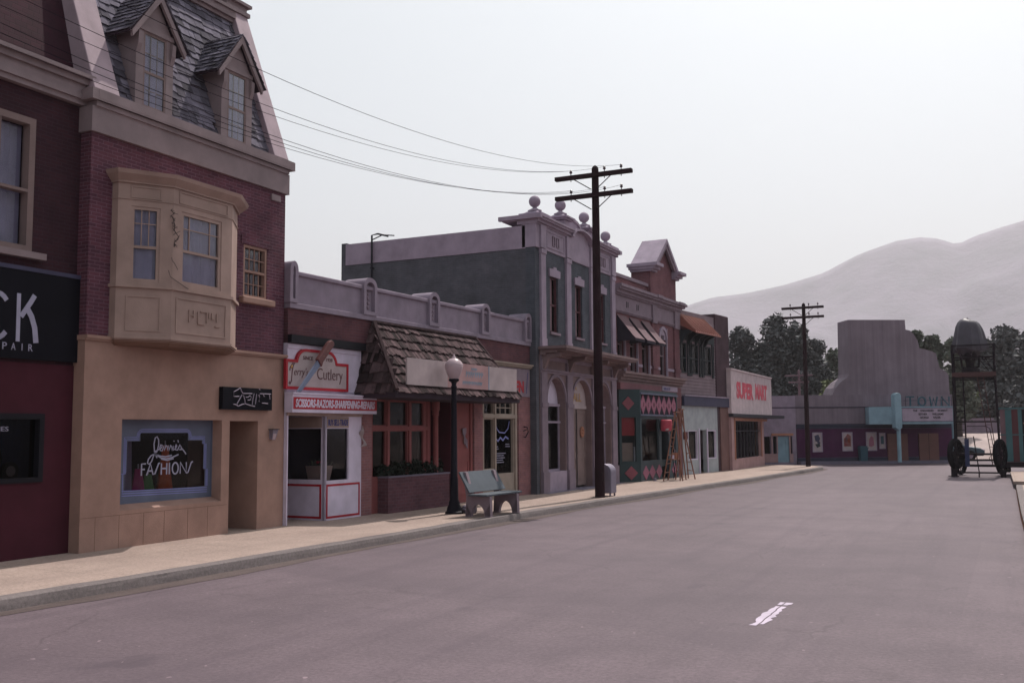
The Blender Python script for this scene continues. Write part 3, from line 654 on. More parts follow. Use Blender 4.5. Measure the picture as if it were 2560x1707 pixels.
# painted border on the glass: stepped opening
o_ = -.2175
m = MB(); m.wall(.71, 2.92, .82, 2.13, o_-.003, o_, [(1.29, 2.36, 1.0, 1.93), (1.02, 2.70, 1.0, 1.80), (.98, 2.78, 1.0, 1.30), (1.02, 2.74, 1.3, 1.74)]); m.build('painted_border', 'window_blue', w)
m = MB()
for k in range(3):
    d = .022*k
    m.ribbon([(.95-d*.9, 1.28), (1.00-d, 1.28), (1.00-d, 1.82+d), (1.26-d, 1.82+d), *arc(1.34, 1.87, .08+d, .08+d, 180, 90, 5), (2.31, 1.95+d), *arc(2.31, 1.87, .08+d, .08+d, 90, 0, 5), (2.40+d, 1.82+d), (2.72+d, 1.82+d), (2.72+d, 1.74), (2.76+d, 1.74), (2.76+d, 1.30), (2.81+d*.8, 1.30), (2.81+d*.8, 1.0)], .010, o_, .003)
    m.ribbon([(.93, 1.01-d*1.7), (2.84, .975-d*1.7)], .014, o_, .003)
m.ribbon([(.945, 1.28), (.945, .99)], .010, o_, .003); m.build('painted_lines', 'line_blue', w)
sc = lambda P: [(a, b) for a, b in P]
m = MB()                # the word Jennie's as brush strokes
for P in ([(1.66, 1.52), (1.60, 1.62), (1.585, 1.75), (1.61, 1.85), (1.65, 1.87), (1.685, 1.82), (1.69, 1.74), (1.66, 1.63), (1.60, 1.585), (1.53, 1.56), (1.47, 1.50), (1.455, 1.44), (1.49, 1.42), (1.54, 1.46), (1.58, 1.55), (1.62, 1.63), (1.70, 1.66)],
          [(1.70, 1.66), (1.76, 1.69), (1.765, 1.73), (1.735, 1.735), (1.715, 1.69), (1.73, 1.64), (1.77, 1.635), (1.81, 1.72), (1.815, 1.64), (1.855, 1.725), (1.88, 1.71), (1.885, 1.64), (1.915, 1.72), (1.92, 1.635), (1.96, 1.725), (1.985, 1.70), (1.99, 1.635), (2.02, 1.71), (2.025, 1.64), (2.07, 1.67), (2.10, 1.71), (2.085, 1.735), (2.065, 1.70), (2.075, 1.645), (2.12, 1.64), (2.17, 1.73), (2.20, 1.69), (2.205, 1.645), (2.16, 1.65)],
          [(2.03, 1.785), (2.035, 1.80)], [(2.12, 1.81), (2.135, 1.77)], [(2.20, 1.68), (2.27, 1.62), (2.32, 1.565)],
          [(1.60, 1.585), (1.72, 1.55), (1.85, 1.535), (1.99, 1.555)], [(1.63, 1.575), (1.74, 1.52), (1.86, 1.50), (2.0, 1.52), (2.14, 1.565)], [(1.75, 1.50), (1.88, 1.475), (2.03, 1.50)]):
    m.ribbon(P, .021, o_, .004)
m.build('script_lettering', 'silver_letter', w)
m = MB()
for P in ([(1.33, 1.24), (1.33, 1.43), (1.42, 1.43)], [(1.33, 1.34), (1.40, 1.34)], [(1.44, 1.24), (1.52, 1.43), (1.58, 1.25), (1.62, 1.26), (1.70, 1.43), (1.73, 1.43)], [(1.47, 1.31), (1.55, 1.31)],
          [(1.76, 1.24), (1.76, 1.43)], [(1.88, 1.24), (1.88, 1.43)], [(1.76, 1.34), (1.88, 1.34)], [(1.94, 1.24), (1.94, 1.43)], arc(2.075, 1.335, .068, .095, 0, 360, 16), [(2.19, 1.24), (2.19, 1.43), (2.33, 1.25), (2.33, 1.43)], [(2.33, 1.25), (2.37, 1.25), (2.45, 1.43), (2.49, 1.43)]):
    m.ribbon(P, .026, o_, .004)
m.build('lettering', 'silver_letter', w)
# door recess
m = MB(); m.box(3.13, 3.14, -.95, -.25, .13, 2.15); m.box(3.90, 3.93, -.95, -.25, .13, 2.15); m.box(3.13, 3.93, -.95, -.25, 2.14, 2.18); m.build('door_recess', 'yellow', b2)
m = MB(); m.box(3.15, 3.89, -.98, -.93, .16, 2.13); m.moulding(3.25, 3.80, .35, 1.0, .03, -.93, .012); m.moulding(3.25, 3.80, 1.1, 2.0, .03, -.93, .012); d = m.build('door', 'cream_dark', b2)
m = MB(); m.ball(3.24, -.90, 1.05, .025, 8); m.build('door_knob', 'gold', d, True)
m = MB(); m.box(3.14, 3.90, -.95, .0, .10, .135); m.build('threshold', 'step_stone', b2)
for nm, (s, zz), mat_, lab in (('magenta_dress', (1.58, 1.0), 'cloth_magenta', 'magenta dress hanging in the fashion shop window under the lettering'), ('green_dress', (1.80, .92), 'cloth_green', 'green dress on show low in the fashion shop window'), ('orange_dress', (2.17, 1.02), 'cloth_orange', 'burnt orange dress hanging to the right in the fashion shop window'), ('mauve_drape', (1.20, 1.2), 'cloth_mauve', 'tall pale mauve cloth draped at the left inside the fashion shop window')):
    t = F2.thing(nm, lab, 'clothes', s, -.55, .60); m = MB(); hh = {'magenta_dress': .62, 'green_dress': .52, 'orange_dress': 1.0, 'mauve_drape': 1.3}[nm]; ww = .17 if nm != 'mauve_drape' else .22
    rings = 9; N = 20; R_ = []
    for j in range(rings):
        k = j/(rings-1); rad = ww*(1.35-.95*k**.7) if nm != 'mauve_drape' else ww*(1-.1*k)
        R_.append([m.P(rad*(1+.10*math.sin(7*2*math.pi*i/N)*(1-k))*math.cos(2*math.pi*i/N), .45*rad*(1+.12*math.sin(5*2*math.pi*i/N))*math.sin(2*math.pi*i/N), .12+hh*k) for i in range(N)])
    for a, bq in zip(R_, R_[1:]):
        for i in range(N): m.f.append([a[i], a[(i+1)%N], bq[(i+1)%N], bq[i]])
    m.f.append(R_[-1]); m.build('skirt', mat_, t, True)
    m = MB(); m.tube([(0, 0, 0), (0, 0, .14+hh*.98), (0, 0, .2+hh)], .012, 6); m.lathe(0, 0, [(.12, .0), (.12, .015), (.02, .03)], 12); m.build('stand', 'steel_grey', t)
# neon sign over the door
t = F2.thing('neon_sign', 'small black board with unlit looped neon tubing above the yellow shop door', 'sign', 3.52, .012, 2.34)
m = MB(); m.box(-.67, .66, 0, .09, 0, .40); m.build('board', 'black_sign', t)
X = lambda px, pz: (-.67+1.33*(px-215)/1720, .115, .40-(pz-265-(px-215)*.035)*.40/790)
m = MB()
for P in ([(760, 300), (650, 380), (540, 440), (540, 600), (620, 610), (720, 600)], [(760, 300), (790, 400), (850, 500), (1170, 500)], [(820, 540), (740, 700), (650, 870), (700, 950), (860, 870), (900, 880)], [(870, 560), (920, 740), (930, 860), (1120, 930), (1270, 960)], [(530, 880), (600, 890), (690, 950)], [(950, 630), (1030, 630), (1090, 570), (1140, 620), (1120, 720), (1020, 740)],
          [(1240, 500), (1200, 700), (1180, 900)], [(1330, 510), (1310, 700), (1290, 880)], [(1410, 540), (1440, 640), (1420, 790)], [(1450, 500), (1850, 510)], [(1570, 530), (1610, 600)], [(1530, 840), (1740, 860)], [(1800, 540), (1820, 700)], [(1420, 330), (1450, 360)]):
    m.tube([X(*p) for p in P], .0085, 6)
m.build('tubing', 'neon_tube', t, True)
t = F2.thing('wall_lamp', 'small grey wedge shaped lamp on the yellow wall right of the doorway', 'lamp', 4.28, .012, 1.79)
m = MB(); m.hexa([(-.055, 0, .02), (.055, 0, .02), (.05, .06, 0), (-.05, .06, 0)], [(-.06, 0, .19), (.06, 0, .19), (.075, .11, .19), (-.075, .11, .19)]); m.build('housing', 'steel_grey', t)
m = MB(); m.box(-.085, .085, 0, .13, .19, .205); m.build('lamp_top', 'iron_black', t)
m = MB(); m.hexa([(-.035, .062, .01), (.035, .062, .01), (.035, .064, .01), (-.035, .064, .01)], [(-.05, .10, .17), (.05, .10, .17), (.05, .104, .17), (-.05, .104, .17)]); m.build('lens', 'globe', t)
# ---------------------------------------------------------------- 3: long low row (cutlery, restaurant, small shop)
F3 = Frame(-12.28, 15.4, .035)
b3 = F3.thing('row_of_shops', 'single storey row with grey arched parapet piers, cutlery shop and shake roofed restaurant', 'building')
m = MB(); m.wall(0.01, 10.44, 3.66, 4.34, -.3, 0, [(7.0, 10.44, 3.66, 3.70)]); m.build('brick_wall', 'brick_b3', b3)
m = MB(); m.box(.01, 10.44, -.3, .05, 4.34, 4.45); m.build('string_course', 'grey_parapet', b3, bevel=.01)
m = MB(); m.box(.01, 10.44, -.3, -.02, 4.45, 5.0); m.build('parapet', 'grey_parapet', b3)
m = MB(); m.box(.01, 10.42, -.34, .03, 5.0, 5.09); m.build('parapet_cap', 'grey_parapet', b3, bevel=.02)
def pier(a, b):
    c, w, h = (a+b)/2, (b-a)/2, 4.45
    q = MB(); out = [(a, 4.45), (b, 4.45), (b, 5.08)] + [(c+w*math.cos(R(t)), 5.08+.19*math.sin(R(t))) for t in range(15, 180, 15)] + [(a, 5.08)]
    q.prism([(s, -.50, z) for s, z in out], (0, .47, 0))
    # face ring around a sunk arched panel
    e = .085; inn = [(a+e, 4.53), (b-e, 4.53), (b-e, 5.05)] + [(c+(w-e)*math.cos(R(t)), 5.05+.12*math.sin(R(t))) for t in range(15, 180, 15)] + [(a+e, 5.05)]
    n = len(out)
    for i in range(n):
        j = (i+1) % n; A, B_, C_, D_ = out[i], out[j], inn[j], inn[i]
        q.hexa([(A[0], -.03, A[1]), (B_[0], -.03, B_[1]), (C_[0], -.03, C_[1]), (D_[0], -.03, D_[1])], [(A[0], .075, A[1]), (B_[0], .075, B_[1]), (C_[0], .075, C_[1]), (D_[0], .075, D_[1])])
    p_ = q.build('parapet_pier', 'grey_parapet', b3)
    k = MB(); rr = random.Random(int(a*10))
    for z in (4.62, 4.72, 4.82, 4.92, 5.02): k.ball(c+rr.uniform(-.015, .015), -.02, z, .042, 6); k.tube([(c, -.01, z), (c+.06*(1 if z*10 % 2 > 1 else -1), .0, z+.05)], .014, 5)
    k.build('ornament', 'mauve_stone', p_)
    return p_
for a, b_ in ((-.02, .22), (2.38, 2.86), (5.0, 5.46), (7.54, 7.98), (10.02, 10.42)): pier(a, b_)
m = MB(); m.box(5.55, 5.75, -.5, -.36, 5.05, 5.16); tag(m.build('roof_vent', 'white_paint'), 'small white vent cap behind the grey parapet of the low row', 'vent').matrix_world = Matrix.Translation(F3.w(0, 0)) @ Matrix.Rotation(-F3.a, 4, 'Z')
sh = MB(); sh.box(.01, .2, -6, -.3, -.1, 4.4); sh.box(10.25, 10.44, -6, -.3, -.1, 4.4); sh.box(.01, 10.44, -6.2, -6, -.1, 4.9); sh.build('side_wall', 'brick_b3', b3)
sh = MB(); sh.box(.01, 10.44, -6, -.3, 4.5, 4.6); sh.build('roof', 'gutter_stain', b3)
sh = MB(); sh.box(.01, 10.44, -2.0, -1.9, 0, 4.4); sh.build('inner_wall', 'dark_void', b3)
# --- cutlery shop: recessed entry on the left, window booth on the right
m = MB(); m.box(.01, 2.42, -.3, .10, 3.665, 3.82); m.build('awning_box', 'black_paint', b3)
m = MB(); m.box(.01, 2.41, -.3, -.02, 2.26, 3.66); m.box(.01, 2.35, -.02, .02, 3.56, 3.64); m.box(.01, 2.30, -.02, .0, 2.75, 3.56); m.build('sign_backing', 'white_paint', b3)
m = MB(); m.box(.005, .035, -1.1, .02, .16, 2.30); m.build('door_post', 'white_paint', b3)
m = MB(); m.wall(1.18, 2.405, .14, 2.35, -.06, 0, [(1.22, 1.97, .95, 2.0)]); m.box(2.32, 2.405, -1.0, -.06, .14, 2.35); m.build('booth_wall', 'white_paint', b3)
TS = face_T(1.18, -1.05, math.pi/2)        # side face of the booth looks back along the street
TSr = lambda p: (1.18 - p[1], -1.05 + p[0], p[2])
m = MB(TSr); m.wall(0, .99, .14, 2.26, -.06, 0, [(.03, .95, .97, 2.0)]); m.box(.99, 1.05, -.06, .0, .14, 2.35); m.build('booth_side', 'white_paint', b3)
m = MB(); m.box(0, 2.4, .0, .03, 2.25, 2.33); m.box(1.24, 1.95, .0, .012, 2.02, 2.24); m.build('lettering_board', 'beige_wood', b3)
m = MB(TSr); m.box(.03, .97, .0, .012, 2.02, 2.24); m.build('blind_board', 'beige_wood', b3)
text('BUY-SELL-TRADE', 'navy_letter', b3, 1.595, 2.125, .66, .13, .0125, bold=.02)
m = MB(); m.moulding(1.235, 2.355, .19, .875, .042, 0, .006)
q = MB(TSr); q.moulding(.02, .97, .19, .88, .046, 0, .006)
off = len(m.v); m.v += q.v; m.f += [[i+off for i in f] for f in q.f]; m.build('red_border', 'red_paint', b3)
m = MB(); m.box(1.2, 1.99, -.04, -.036, .94, 2.01); m.build('pane', 'glass_shop', b3)
m = MB(TSr); m.box(.03, .95, -.04, -.036, .96, 2.01); m.build('pane', 'glass_shop', b3)
m = MB(); m.box(1.24, 2.32, -.98, -.06, .90, .94); m.box(1.24, 2.32, -1.0, -.98, .94, 2.3); m.box(2.28, 2.318, -.98, -.065, .94, 2.3); m.box(1.98, 2.28, -.10, -.065, .94, 2.3); m.build('booth_lining', 'shade_dark', b3)
m = MB(); m.box(.04, 1.18, -1.12, -1.07, .16, 2.25); m.moulding(.25, 1.0, 1.0, 2.0, .03, -1.07, .012); m.build('door', 'off_white', b3)
m = MB(); m.box(.01, 2.4, -1.1, -.02, 2.33, 2.36); m.build('entry_ceiling', 'beige_wood', b3)
t = F3.thing('flower_pot', 'square cream pot of flowers standing in the cutlery shop window', 'flower pot', 1.50, -.40, .94)
m = MB(); m.hexa([(-.16, -.15, 0), (.16, -.15, 0), (.16, .15, 0), (-.16, .15, 0)], [(-.21, -.19, .30), (.21, -.19, .30), (.21, .19, .30), (-.21, .19, .30)]); m.build('pot', 'beige_wood', t)
m = MB(); rr = random.Random(9)
for i in range(26):
    a, b_ = rr.uniform(-.17, .17), rr.uniform(-.15, .15); m.tube([(a, b_, .28), (a*1.2, b_*1.2, .36+rr.uniform(0, .08))], .012, 4)
m.build('foliage', 'leaf_mid', t)
m = MB()
for i in range(6): m.ball(-.01+rr.uniform(-.05, .05), .12, .42+i*.1, .035, 6)
for i in range(6): m.ball(rr.uniform(-.17, .17), rr.uniform(-.1, .15), .37, .03, 6)
m.build('flowers', 'red_flower', t)
m = MB(); m.tube([(0, .12, .3), (0, .12, .95)], .01, 5); m.build('stem', 'leaf_mid', t)
# long projecting fascia sign
t = F3.thing('fascia_sign', 'long red and white projecting sign reading SCISSORS RAZORS SHARPENING REPAIRS', 'sign', -.06, 0, 2.31)
m = MB(); m.box(0, 2.74, .0, .20, 0, .36); m.build('box', 'white_paint', t)
m = MB(); m.box(.02, 2.735, .20, .206, .065, .295); m.build('red_band', 'red_paint', t)
m = MB(); m.box(-.01, 2.75, -.0, .225, .355, .385); m.build('top_trim', 'white_paint', t)
text('SCISSORS-RAZORS-SHARPENING-REPAIRS', 'white_paint', t, 1.37, .18, 2.58, .165, .206, bold=.035, shear=.15)
# shaped sign board, with a wooden knife
t = F3.thing('shaped_sign_board', 'white shaped sign board with thick red outline reading Cutlery since 1928', 'sign', 0, 0, 2.76)
def outline(d):
    return [(-.10+d, .0+d), (1.86-d, d), (1.86-d, .58-d), (1.50-d, .58-d), *[(1.18+(.31-d)*math.cos(R(a)), .52+(.29-d)*math.sin(R(a))) for a in range(8, 91, 12)], *[(.50+(.30-d)*math.cos(R(a)), .52+(.29-d)*math.sin(R(a))) for a in range(90, 176, 12)], (.19+d, .58-d), (-.10+d, .58-d)]
a_, b_ = outline(0), outline(.055); n = len(a_); m = MB()
m.prism([(s, 0.0, z) for s, z in outline(.02)], (0, .05, 0)); m.build('board', 'off_white', t)
m = MB()
for i in range(n):
    j = (i+1) % n
    m.hexa([(a_[i][0], .0, a_[i][1]), (a_[j][0], .0, a_[j][1]), (b_[j][0], .0, b_[j][1]), (b_[i][0], .0, b_[i][1])], [(a_[i][0], .065, a_[i][1]), (a_[j][0], .065, a_[j][1]), (b_[j][0], .062, b_[j][1]), (b_[i][0], .062, b_[i][1])])
m.build('red_outline', 'red_paint', t)
text('Cutlery', 'brown_letter', t, 1.26, .30, .82, .30, .052, bold=-.012); text('SINCE', 'brown_letter', t, .56, .63, .30, .075, .052); text('1928', 'brown_letter', t, 1.23, .63, .20, .07, .052)
m = MB()
m.ribbon([(.02, .15), (.0, .11), (.03, .10), (.07, .16), (.09, .35), (.12, .47), (.17, .51), (.10, .50), (.03, .42), (.02, .36)], .022, .051)
m.build('script_letter', 'brown_letter', t); text("erry's", 'brown_letter', t, .36, .33, .42, .20, .052, bold=-.012, shear=.25)
t = F3.thing('knife_sign', 'oversized wooden knife with brown handle and grey blue blade slanting across the cutlery sign', 'sign', 0, .19, 2.7)
m = MB(); m.prism([(.03, 0, .0), (.15, 0, .0), (.46, 0, .29), (.735, 0, .545), (.65, 0, .65)], (0, .04, 0)); m.build('blade', 'steel_blue', t, bevel=.01)
m = MB(); m.prism([(.62, -.02, .66), (.75, -.02, .52), (.78, -.02, .61), (1.14, -.02, .98), (1.12, -.02, 1.04), (1.05, -.02, 1.08), (.96, -.02, 1.03)], (0, .09, 0)); m.build('handle', 'knife_wood', t, bevel=.015)
m = MB()
for k in (.3, .6): m.lathe(.68+.38*k, .072, [(.014, .0), (.012, .004)], 8, .62+.38*k)
m.build_each('rivet', 'gold', t)
t = F2.thing('gold_ball', 'gold pawnbroker ball hanging at the corner of the yellow wall', 'ornament', 4.73, .05, 3.06)
m = MB(); m.ball(0, 0, .14, .085); m.build('ball', 'gold', t, True); m = MB(); m.tube([(0, 0, .21), (0, 0, .30), (0, -.12, .30)], .012, 6); m.build('bracket', 'gold', t)
# scrolled bracket ornament on the white corner
t = F3.thing('dried_garland', 'small pale scrolled ornament on the corner between the cutlery booth and the brick pier', 'ornament', 2.40, .0, 1.62)
m = MB(); rr = random.Random(4)
for i in range(26):
    a = i/26; m.tube([(-.03+.05*math.sin(a*7), .02+.04*math.sin(a*9), .0+a*.44), (.03+.05*math.sin(a*5+1), .05+.04*math.cos(a*9), .03+a*.42)], .012, 4)
m.build('scroll', 'off_white', t)
# --- restaurant
m = MB(); m.wall(2.41, 2.84, .0, 2.70, -.35, -.04); m.build('brick_pier', 'brick_pink', b3)
m = MB(); m.wall(2.84, 5.16, .12, 2.75, -.22, -.12, [(2.98, 3.47, .95, 1.94), (3.62, 4.33, .95, 1.94), (4.50, 5.02, .95, 1.94), (2.98, 3.47, 2.08, 2.60), (3.62, 4.33, 2.08, 2.60), (4.50, 5.02, 2.08, 2.60)])
m.box(2.84, 5.16, -.12, -.08, 1.965, 2.05); 
for s in (3.545, 4.415): m.box(s-.045, s+.045, -.12, -.085, .95, 1.96); m.box(s-.045, s+.045, -.12, -.085, 2.055, 2.62)
rf = m.build('window_frame', 'salmon', b3)
m = MB(); m.box(2.9, 5.1, -.175, -.17, .93, 2.62); m.build('pane', 'glass_dark', rf)
m = MB(); m.box(2.9, 5.1, -.40, -.38, 2.22, 2.40); m.build('valance', 'soffit', rf)
m = MB(); m.box(5.16, 5.30, -.25, -.10, .12, 2.72); m.lathe(5.40, -.02, [(.085, .14), (.085, .5), (.07, .52), (.065, 2.3), (.085, 2.33), (.075, 2.4), (.10, 2.45), (.10, 2.7)], 14); m.build('column', 'salmon', b3, True)
m = MB(); m.box(5.5, 6.32, -1.2, -1.1, .1, 2.75); m.box(6.30, 6.34, -1.1, -.15, .1, 2.75); m.moulding(5.6, 6.25, .3, 2.3, .05, -1.1, .03); m.build('recessed_door', 'maroon_wood', b3)
m = MB(); m.box(6.34, 7.26, -.2, -.10, .1, 2.75); m.box(6.34, 6.42, -.10, -.06, .14, 2.7); m.box(7.14, 7.24, -.10, -.06, .14, 2.7); m.moulding(6.5, 7.06, .35, 1.2, .03, -.10, .015); m.build('side_panel', 'salmon', b3)
t = F3.thing('wall_plaque', 'torn pale paper ornament hanging on the salmon wall right of the street lamp', 'ornament', 6.83, -.06, 1.50)
m = MB(); m.prism([(-.12, 0, .50), (.08, 0, .52), (.07, 0, .40), (.01, 0, .30), (.02, 0, .12), (.10, 0, .02), (.14, 0, .0), (.12, 0, .22), (.05, 0, .16), (-.03, 0, .10), (-.02, 0, .28), (-.09, 0, .36)], (0, .015, 0)); m.build('paper', 'mauve_stone', t)
m = MB(); m.box(7.26, 7.70, -.3, -.02, .0, 2.86); m.build('brick_pier', 'brick_pink', b3)
# shop on the right
m = MB(); m.wall(7.74, 9.68, .3, 2.80, -.18, -.06, [(7.84, 8.34, .95, 2.24), (8.48, 9.48, .80, 2.26), (7.84, 8.34, 2.40, 2.72), (8.48, 9.40, 2.40, 2.72)])
m.box(8.36, 8.44, -.06, -.02, .78, 2.78); m.box(9.52, 9.62, -.06, -.015, .30, 2.78); m.box(7.74, 9.66, -.06, -.025, 2.28, 2.38)
for k in (1/3, 2/3): x = 8.48+.92*k; m.box(x-.012, x+.012, -.12, -.09, 2.40, 2.72)
m.box(8.48, 9.40, -.12, -.09, 2.55, 2.574); cf = m.build('window_frame', 'cream_b3', b3)
m = MB(); m.box(7.74, 9.68, -.20, -.06, .10, .30); m.build('stall_riser', 'cream_b3', cf)
m = MB(); m.box(7.8, 9.5, -.14, -.135, .78, 2.74); m.build('pane', 'glass_dark', cf)
m = MB(); m.wall(7.84, 8.34, .95, 2.24, -.17, -.15, [(7.95, 8.02, 1.1, 2.1), (8.15, 8.22, 1.1, 2.1)]); m.box(7.84, 8.34, -.17, -.15, 2.4, 2.72); m.build('blind', 'tan_stone', cf)
# hand lettering on the dark pane (three scribbled rows and a blue title)
m = MB(); m.ribbon([(8.52, 1.62), (8.6, 1.74), (8.72, 1.66), (8.86, 1.76), (9.0, 1.68), (9.15, 1.78), (9.32, 1.72)], .05, -.132, .004); m.ribbon([(8.56, 2.2), (8.66, 2.0), (8.8, 1.9), (9.1, 1.88), (9.3, 2.0), (9.38, 2.2)], .03, -.132, .004); m.build('blue_lettering', 'line_blue', cf)
rr = random.Random(12); m = MB()
for z, a, b_ in ((1.50, 8.55, 8.72), (1.44, 8.53, 8.75), (1.32, 8.53, 9.15), (1.26, 8.55, 9.05), (1.20, 8.53, 9.1), (1.14, 8.55, 9.0), (1.08, 8.53, 9.05), (1.56, 9.15, 9.38), (1.50, 9.15, 9.40)):
    x = a
    while x < b_: w_ = rr.uniform(.025, .07); m.box(x, min(x+w_, b_), -.132, -.129, z, z+.026); x += w_+.016
m.build('small_lettering', 'silver_letter', cf)
m = MB(); m.box(8.52, 9.44, -.5, -.3, .82, 1.02); m.build('red_display', 'red_paint', cf)
m = MB(); m.wall(9.69, 10.44, .0, 2.90, -.3, -.0, ); m.build('brick_pier', 'brick_pink', b3)
m = MB(); m.cornice(7.0, 10.40, [(3.68, 3.71, .05), (3.71, 3.76, .09), (3.76, 3.80, .13)], -.3, .0); m.build('shop_cornice', 'cream_b3', b3)
t = F3.thing('shop_sign', 'pale grey fascia board with big red letters partly hidden by the restaurant board', 'sign', 9.0, 0, 2.88)
m = MB(); m.box(-1.3, 1.34, -.04, .035, 0, .79); m.build('board', 'mauve_stone', t, bevel=.01)
text('OPEN', 'red_paint', t, .42, .28, 1.06, .34, .036, bold=.05); m = MB(); m.ribbon([(1.10, .1), (1.20, .70)], .02, .036); m.build('slash', 'navy_letter', t)
t = F3.thing('wall_bracket', 'small dark iron bracket on the pink brick pier beside the green building', 'bracket', 10.0, 0, 1.75)
m = MB(); m.tube([(0, 0, .3), (.02, .10, .28), (.04, .12, .15), (.0, .05, .0), (0, 0, .02)], .018, 6); m.tube([(-.05, .02, .18), (.07, .06, .22)], .015, 5); m.build('hook', 'iron_black', t)
# shake roof (pent mansard)
ez, tz, eo, to = 2.78, 4.30, 1.05, .06
roofp = lambda s, v, l=0: (s, eo-(eo-to)*(v/1.81)+l*.84, ez+(tz-ez)*(v/1.81)+l*.545)
sl, sr, tl_, tr_ = 2.20, 7.76, 2.76, 7.13
m = MB(); m.hexa([(sl, -.1, ez), (sr, -.1, ez), (sr, eo-.03, ez), (sl, eo-.03, ez)], [(tl_, -.1, tz), (tr_, -.1, tz), (tr_, to-.03, tz), (tl_, to-.03, tz)]); rdk = m.build('shake_roof', 'fascia_dark', b3)
hs_ = lambda s, v: s < sl+(tl_-sl)*v/1.81-.02 or s > sr-(sr-tr_)*v/1.81+.02
slates('shakes', rdk, 'shake', roofp, sl-.03, sr+.03, -.03, 1.78, .115, .24, 21, jag=.45, th=.02, skip=hs_, wv=.55)
def sidep(s, v, l=0): k = v/1.63; return (sl+(tl_-sl)*k - l*.9, s, ez+(tz-ez)*k + l*.3)
slates('shakes', rdk, 'shake', sidep, -.02, eo, -.03, 1.6, .12, .24, 22, jag=.45, th=.02, skip=lambda s, v: s > eo-(eo-to)*v/1.63+.02, wv=.55)
m = MB(); m.box(sl-.02, sr+.02, -.02, eo-.02, 2.64, 2.77); m.build('roof_fascia', 'fascia_dark', rdk)
m = MB(); m.tube([(tl_-.03, to+.03, tz+.02), (sl-.03, eo+.03, ez+.02)], .05, 5); m.tube([(tr_+.02, to+.03, tz+.02), (sr+.02, eo+.03, ez+.02)], .03, 5); m.box(tl_-.03, tr_+.03, -.02, .12, tz, tz+.05); m.build('hip_shakes', 'shake', rdk)
t = F3.thing('roof_sign', 'long blank cream board with a faded pink middle panel mounted on the brown shake roof', 'sign', 2.60, 1.0, 2.92)
MB().boxes('board', 'board_plain', t, [(0, 1.63, 0, .04, 0, .575), (3.56, 5.0, 0, .04, 0, .575)])
m = MB(); m.box(1.635, 3.52, 0, .038, 0, .575); m.build('faded_panel', 'board_pink', t)
m = MB(); m.box(3.52, 3.56, 0, .042, 0, .575); m.build('panel_joint', 'teal_letter', t)
rr = random.Random(77)
def scrawl(z, x0, x1, h, th, mat_):
    q = MB(); x = x0
    while x < x1-h*.3:
        w_ = h*rr.uniform(.45, .75); q.ribbon([(x, z-h/2), (x+w_*.2, z+h/2), (x+w_*.55, z-h*.1), (x+w_*.9, z+h*.4)], th, .039, .003); x += w_*1.25
    q.build('faded_lettering', mat_, t)
scrawl(.34, 2.45, 3.25, .14, .032, 'teal_letter'); scrawl(.13, 2.3, 3.2, .09, .022, 'teal_letter'); scrawl(.46, 2.7, 3.0, .07, .016, 'teal_letter')
m = MB()
for s in (.3, 1.5, 3.6, 4.7): m.box(s, s+.05, -.5, .0, .25, .30)
m.build_each('strut', 'fascia_dark', t)
# planter with shrubs
t = F3.thing('brick_planter', 'low reddish brick planter box below the restaurant windows', 'planter', 3.18, 0, .13)
m = MB(); m.wall(0, 2.56, 0, .79, .05, .16); m.box(0, .11, -.50, .05, 0, .79); m.box(2.45, 2.56, -.50, .05, 0, .79); m.build('brick_box', 'brick_planter', t)
m = MB(); m.box(-.01, 2.57, .03, .175, .79, .825); m.box(-.01, .12, -.5, .03, .79, .825); m.build('coping', 'step_stone', t)
m = MB(); m.box(.1, 2.46, -.45, .06, .55, .72); m.build('soil', 'bark', t)
def leafy(m, c, rad, n, size, r, flat=.8):
    for _ in range(n):
        d = Vector((r.gauss(0, 1), r.gauss(0, 1), r.gauss(0, 1))).normalized()*(r.uniform(.35, 1)**.6)
        p = Vector(c)+Vector((d.x*rad[0], d.y*rad[1], d.z*rad[2])); a = Vector((r.gauss(0, 1), r.gauss(0, 1), r.gauss(0, .7))).normalized(); b_ = a.cross(Vector((r.gauss(0, 1), r.gauss(0, 1), r.gauss(0, 1)))).normalized(); s = size*r.uniform(.6, 1.3)
        m.face([tuple(p-a*s), tuple(p+b_*s*.45), tuple(p+a*s), tuple(p-b_*s*.45)])
rl = random.Random(31)
for i, (s, hgt, w_) in enumerate(((.22, .34, .26), (.62, .42, .28), (1.05, .40, .28), (1.45, .44, .28), (1.85, .38, .26), (2.2, .36, .24))):
    q = F3.thing('planter_shrub', ['shrub at the left end of the brick planter', 'second shrub from the left in the brick planter', 'third shrub from the left in the brick planter', 'fourth shrub from the left in the brick planter, the tallest', 'fifth shrub from the left in the brick planter', 'shrub at the right end of the brick planter by the lamp post'][i] , 'shrub', 3.18+s, -.15, .85, 'dark green shrubs in the brick planter')
    m = MB(); leafy(m, (0, 0, hgt*.42), (w_, .24, hgt*.62), 420, .055, rl); m.build('foliage', 'leaf_planter', q)
    m = MB()
    for k in range(4): m.tube([(0, 0, -.05), (rl.uniform(-.12, .12), rl.uniform(-.08, .08), hgt*.6)], .008, 4)
    m.build('stem', 'bark', q)
q = F3.thing('planter_shrub', 'dark shrub spilling over past the right end of the brick planter, behind the lamp post', 'shrub', 5.75, -.30, .55, 'dark green shrubs in the brick planter')
m = MB(); leafy(m, (0, 0, .45), (.26, .24, .34), 420, .055, rl); m.build('foliage', 'leaf_planter', q); m = MB(); m.tube([(0, 0, -.4), (0, 0, .4)], .012, 4); m.build('stem', 'bark', q)

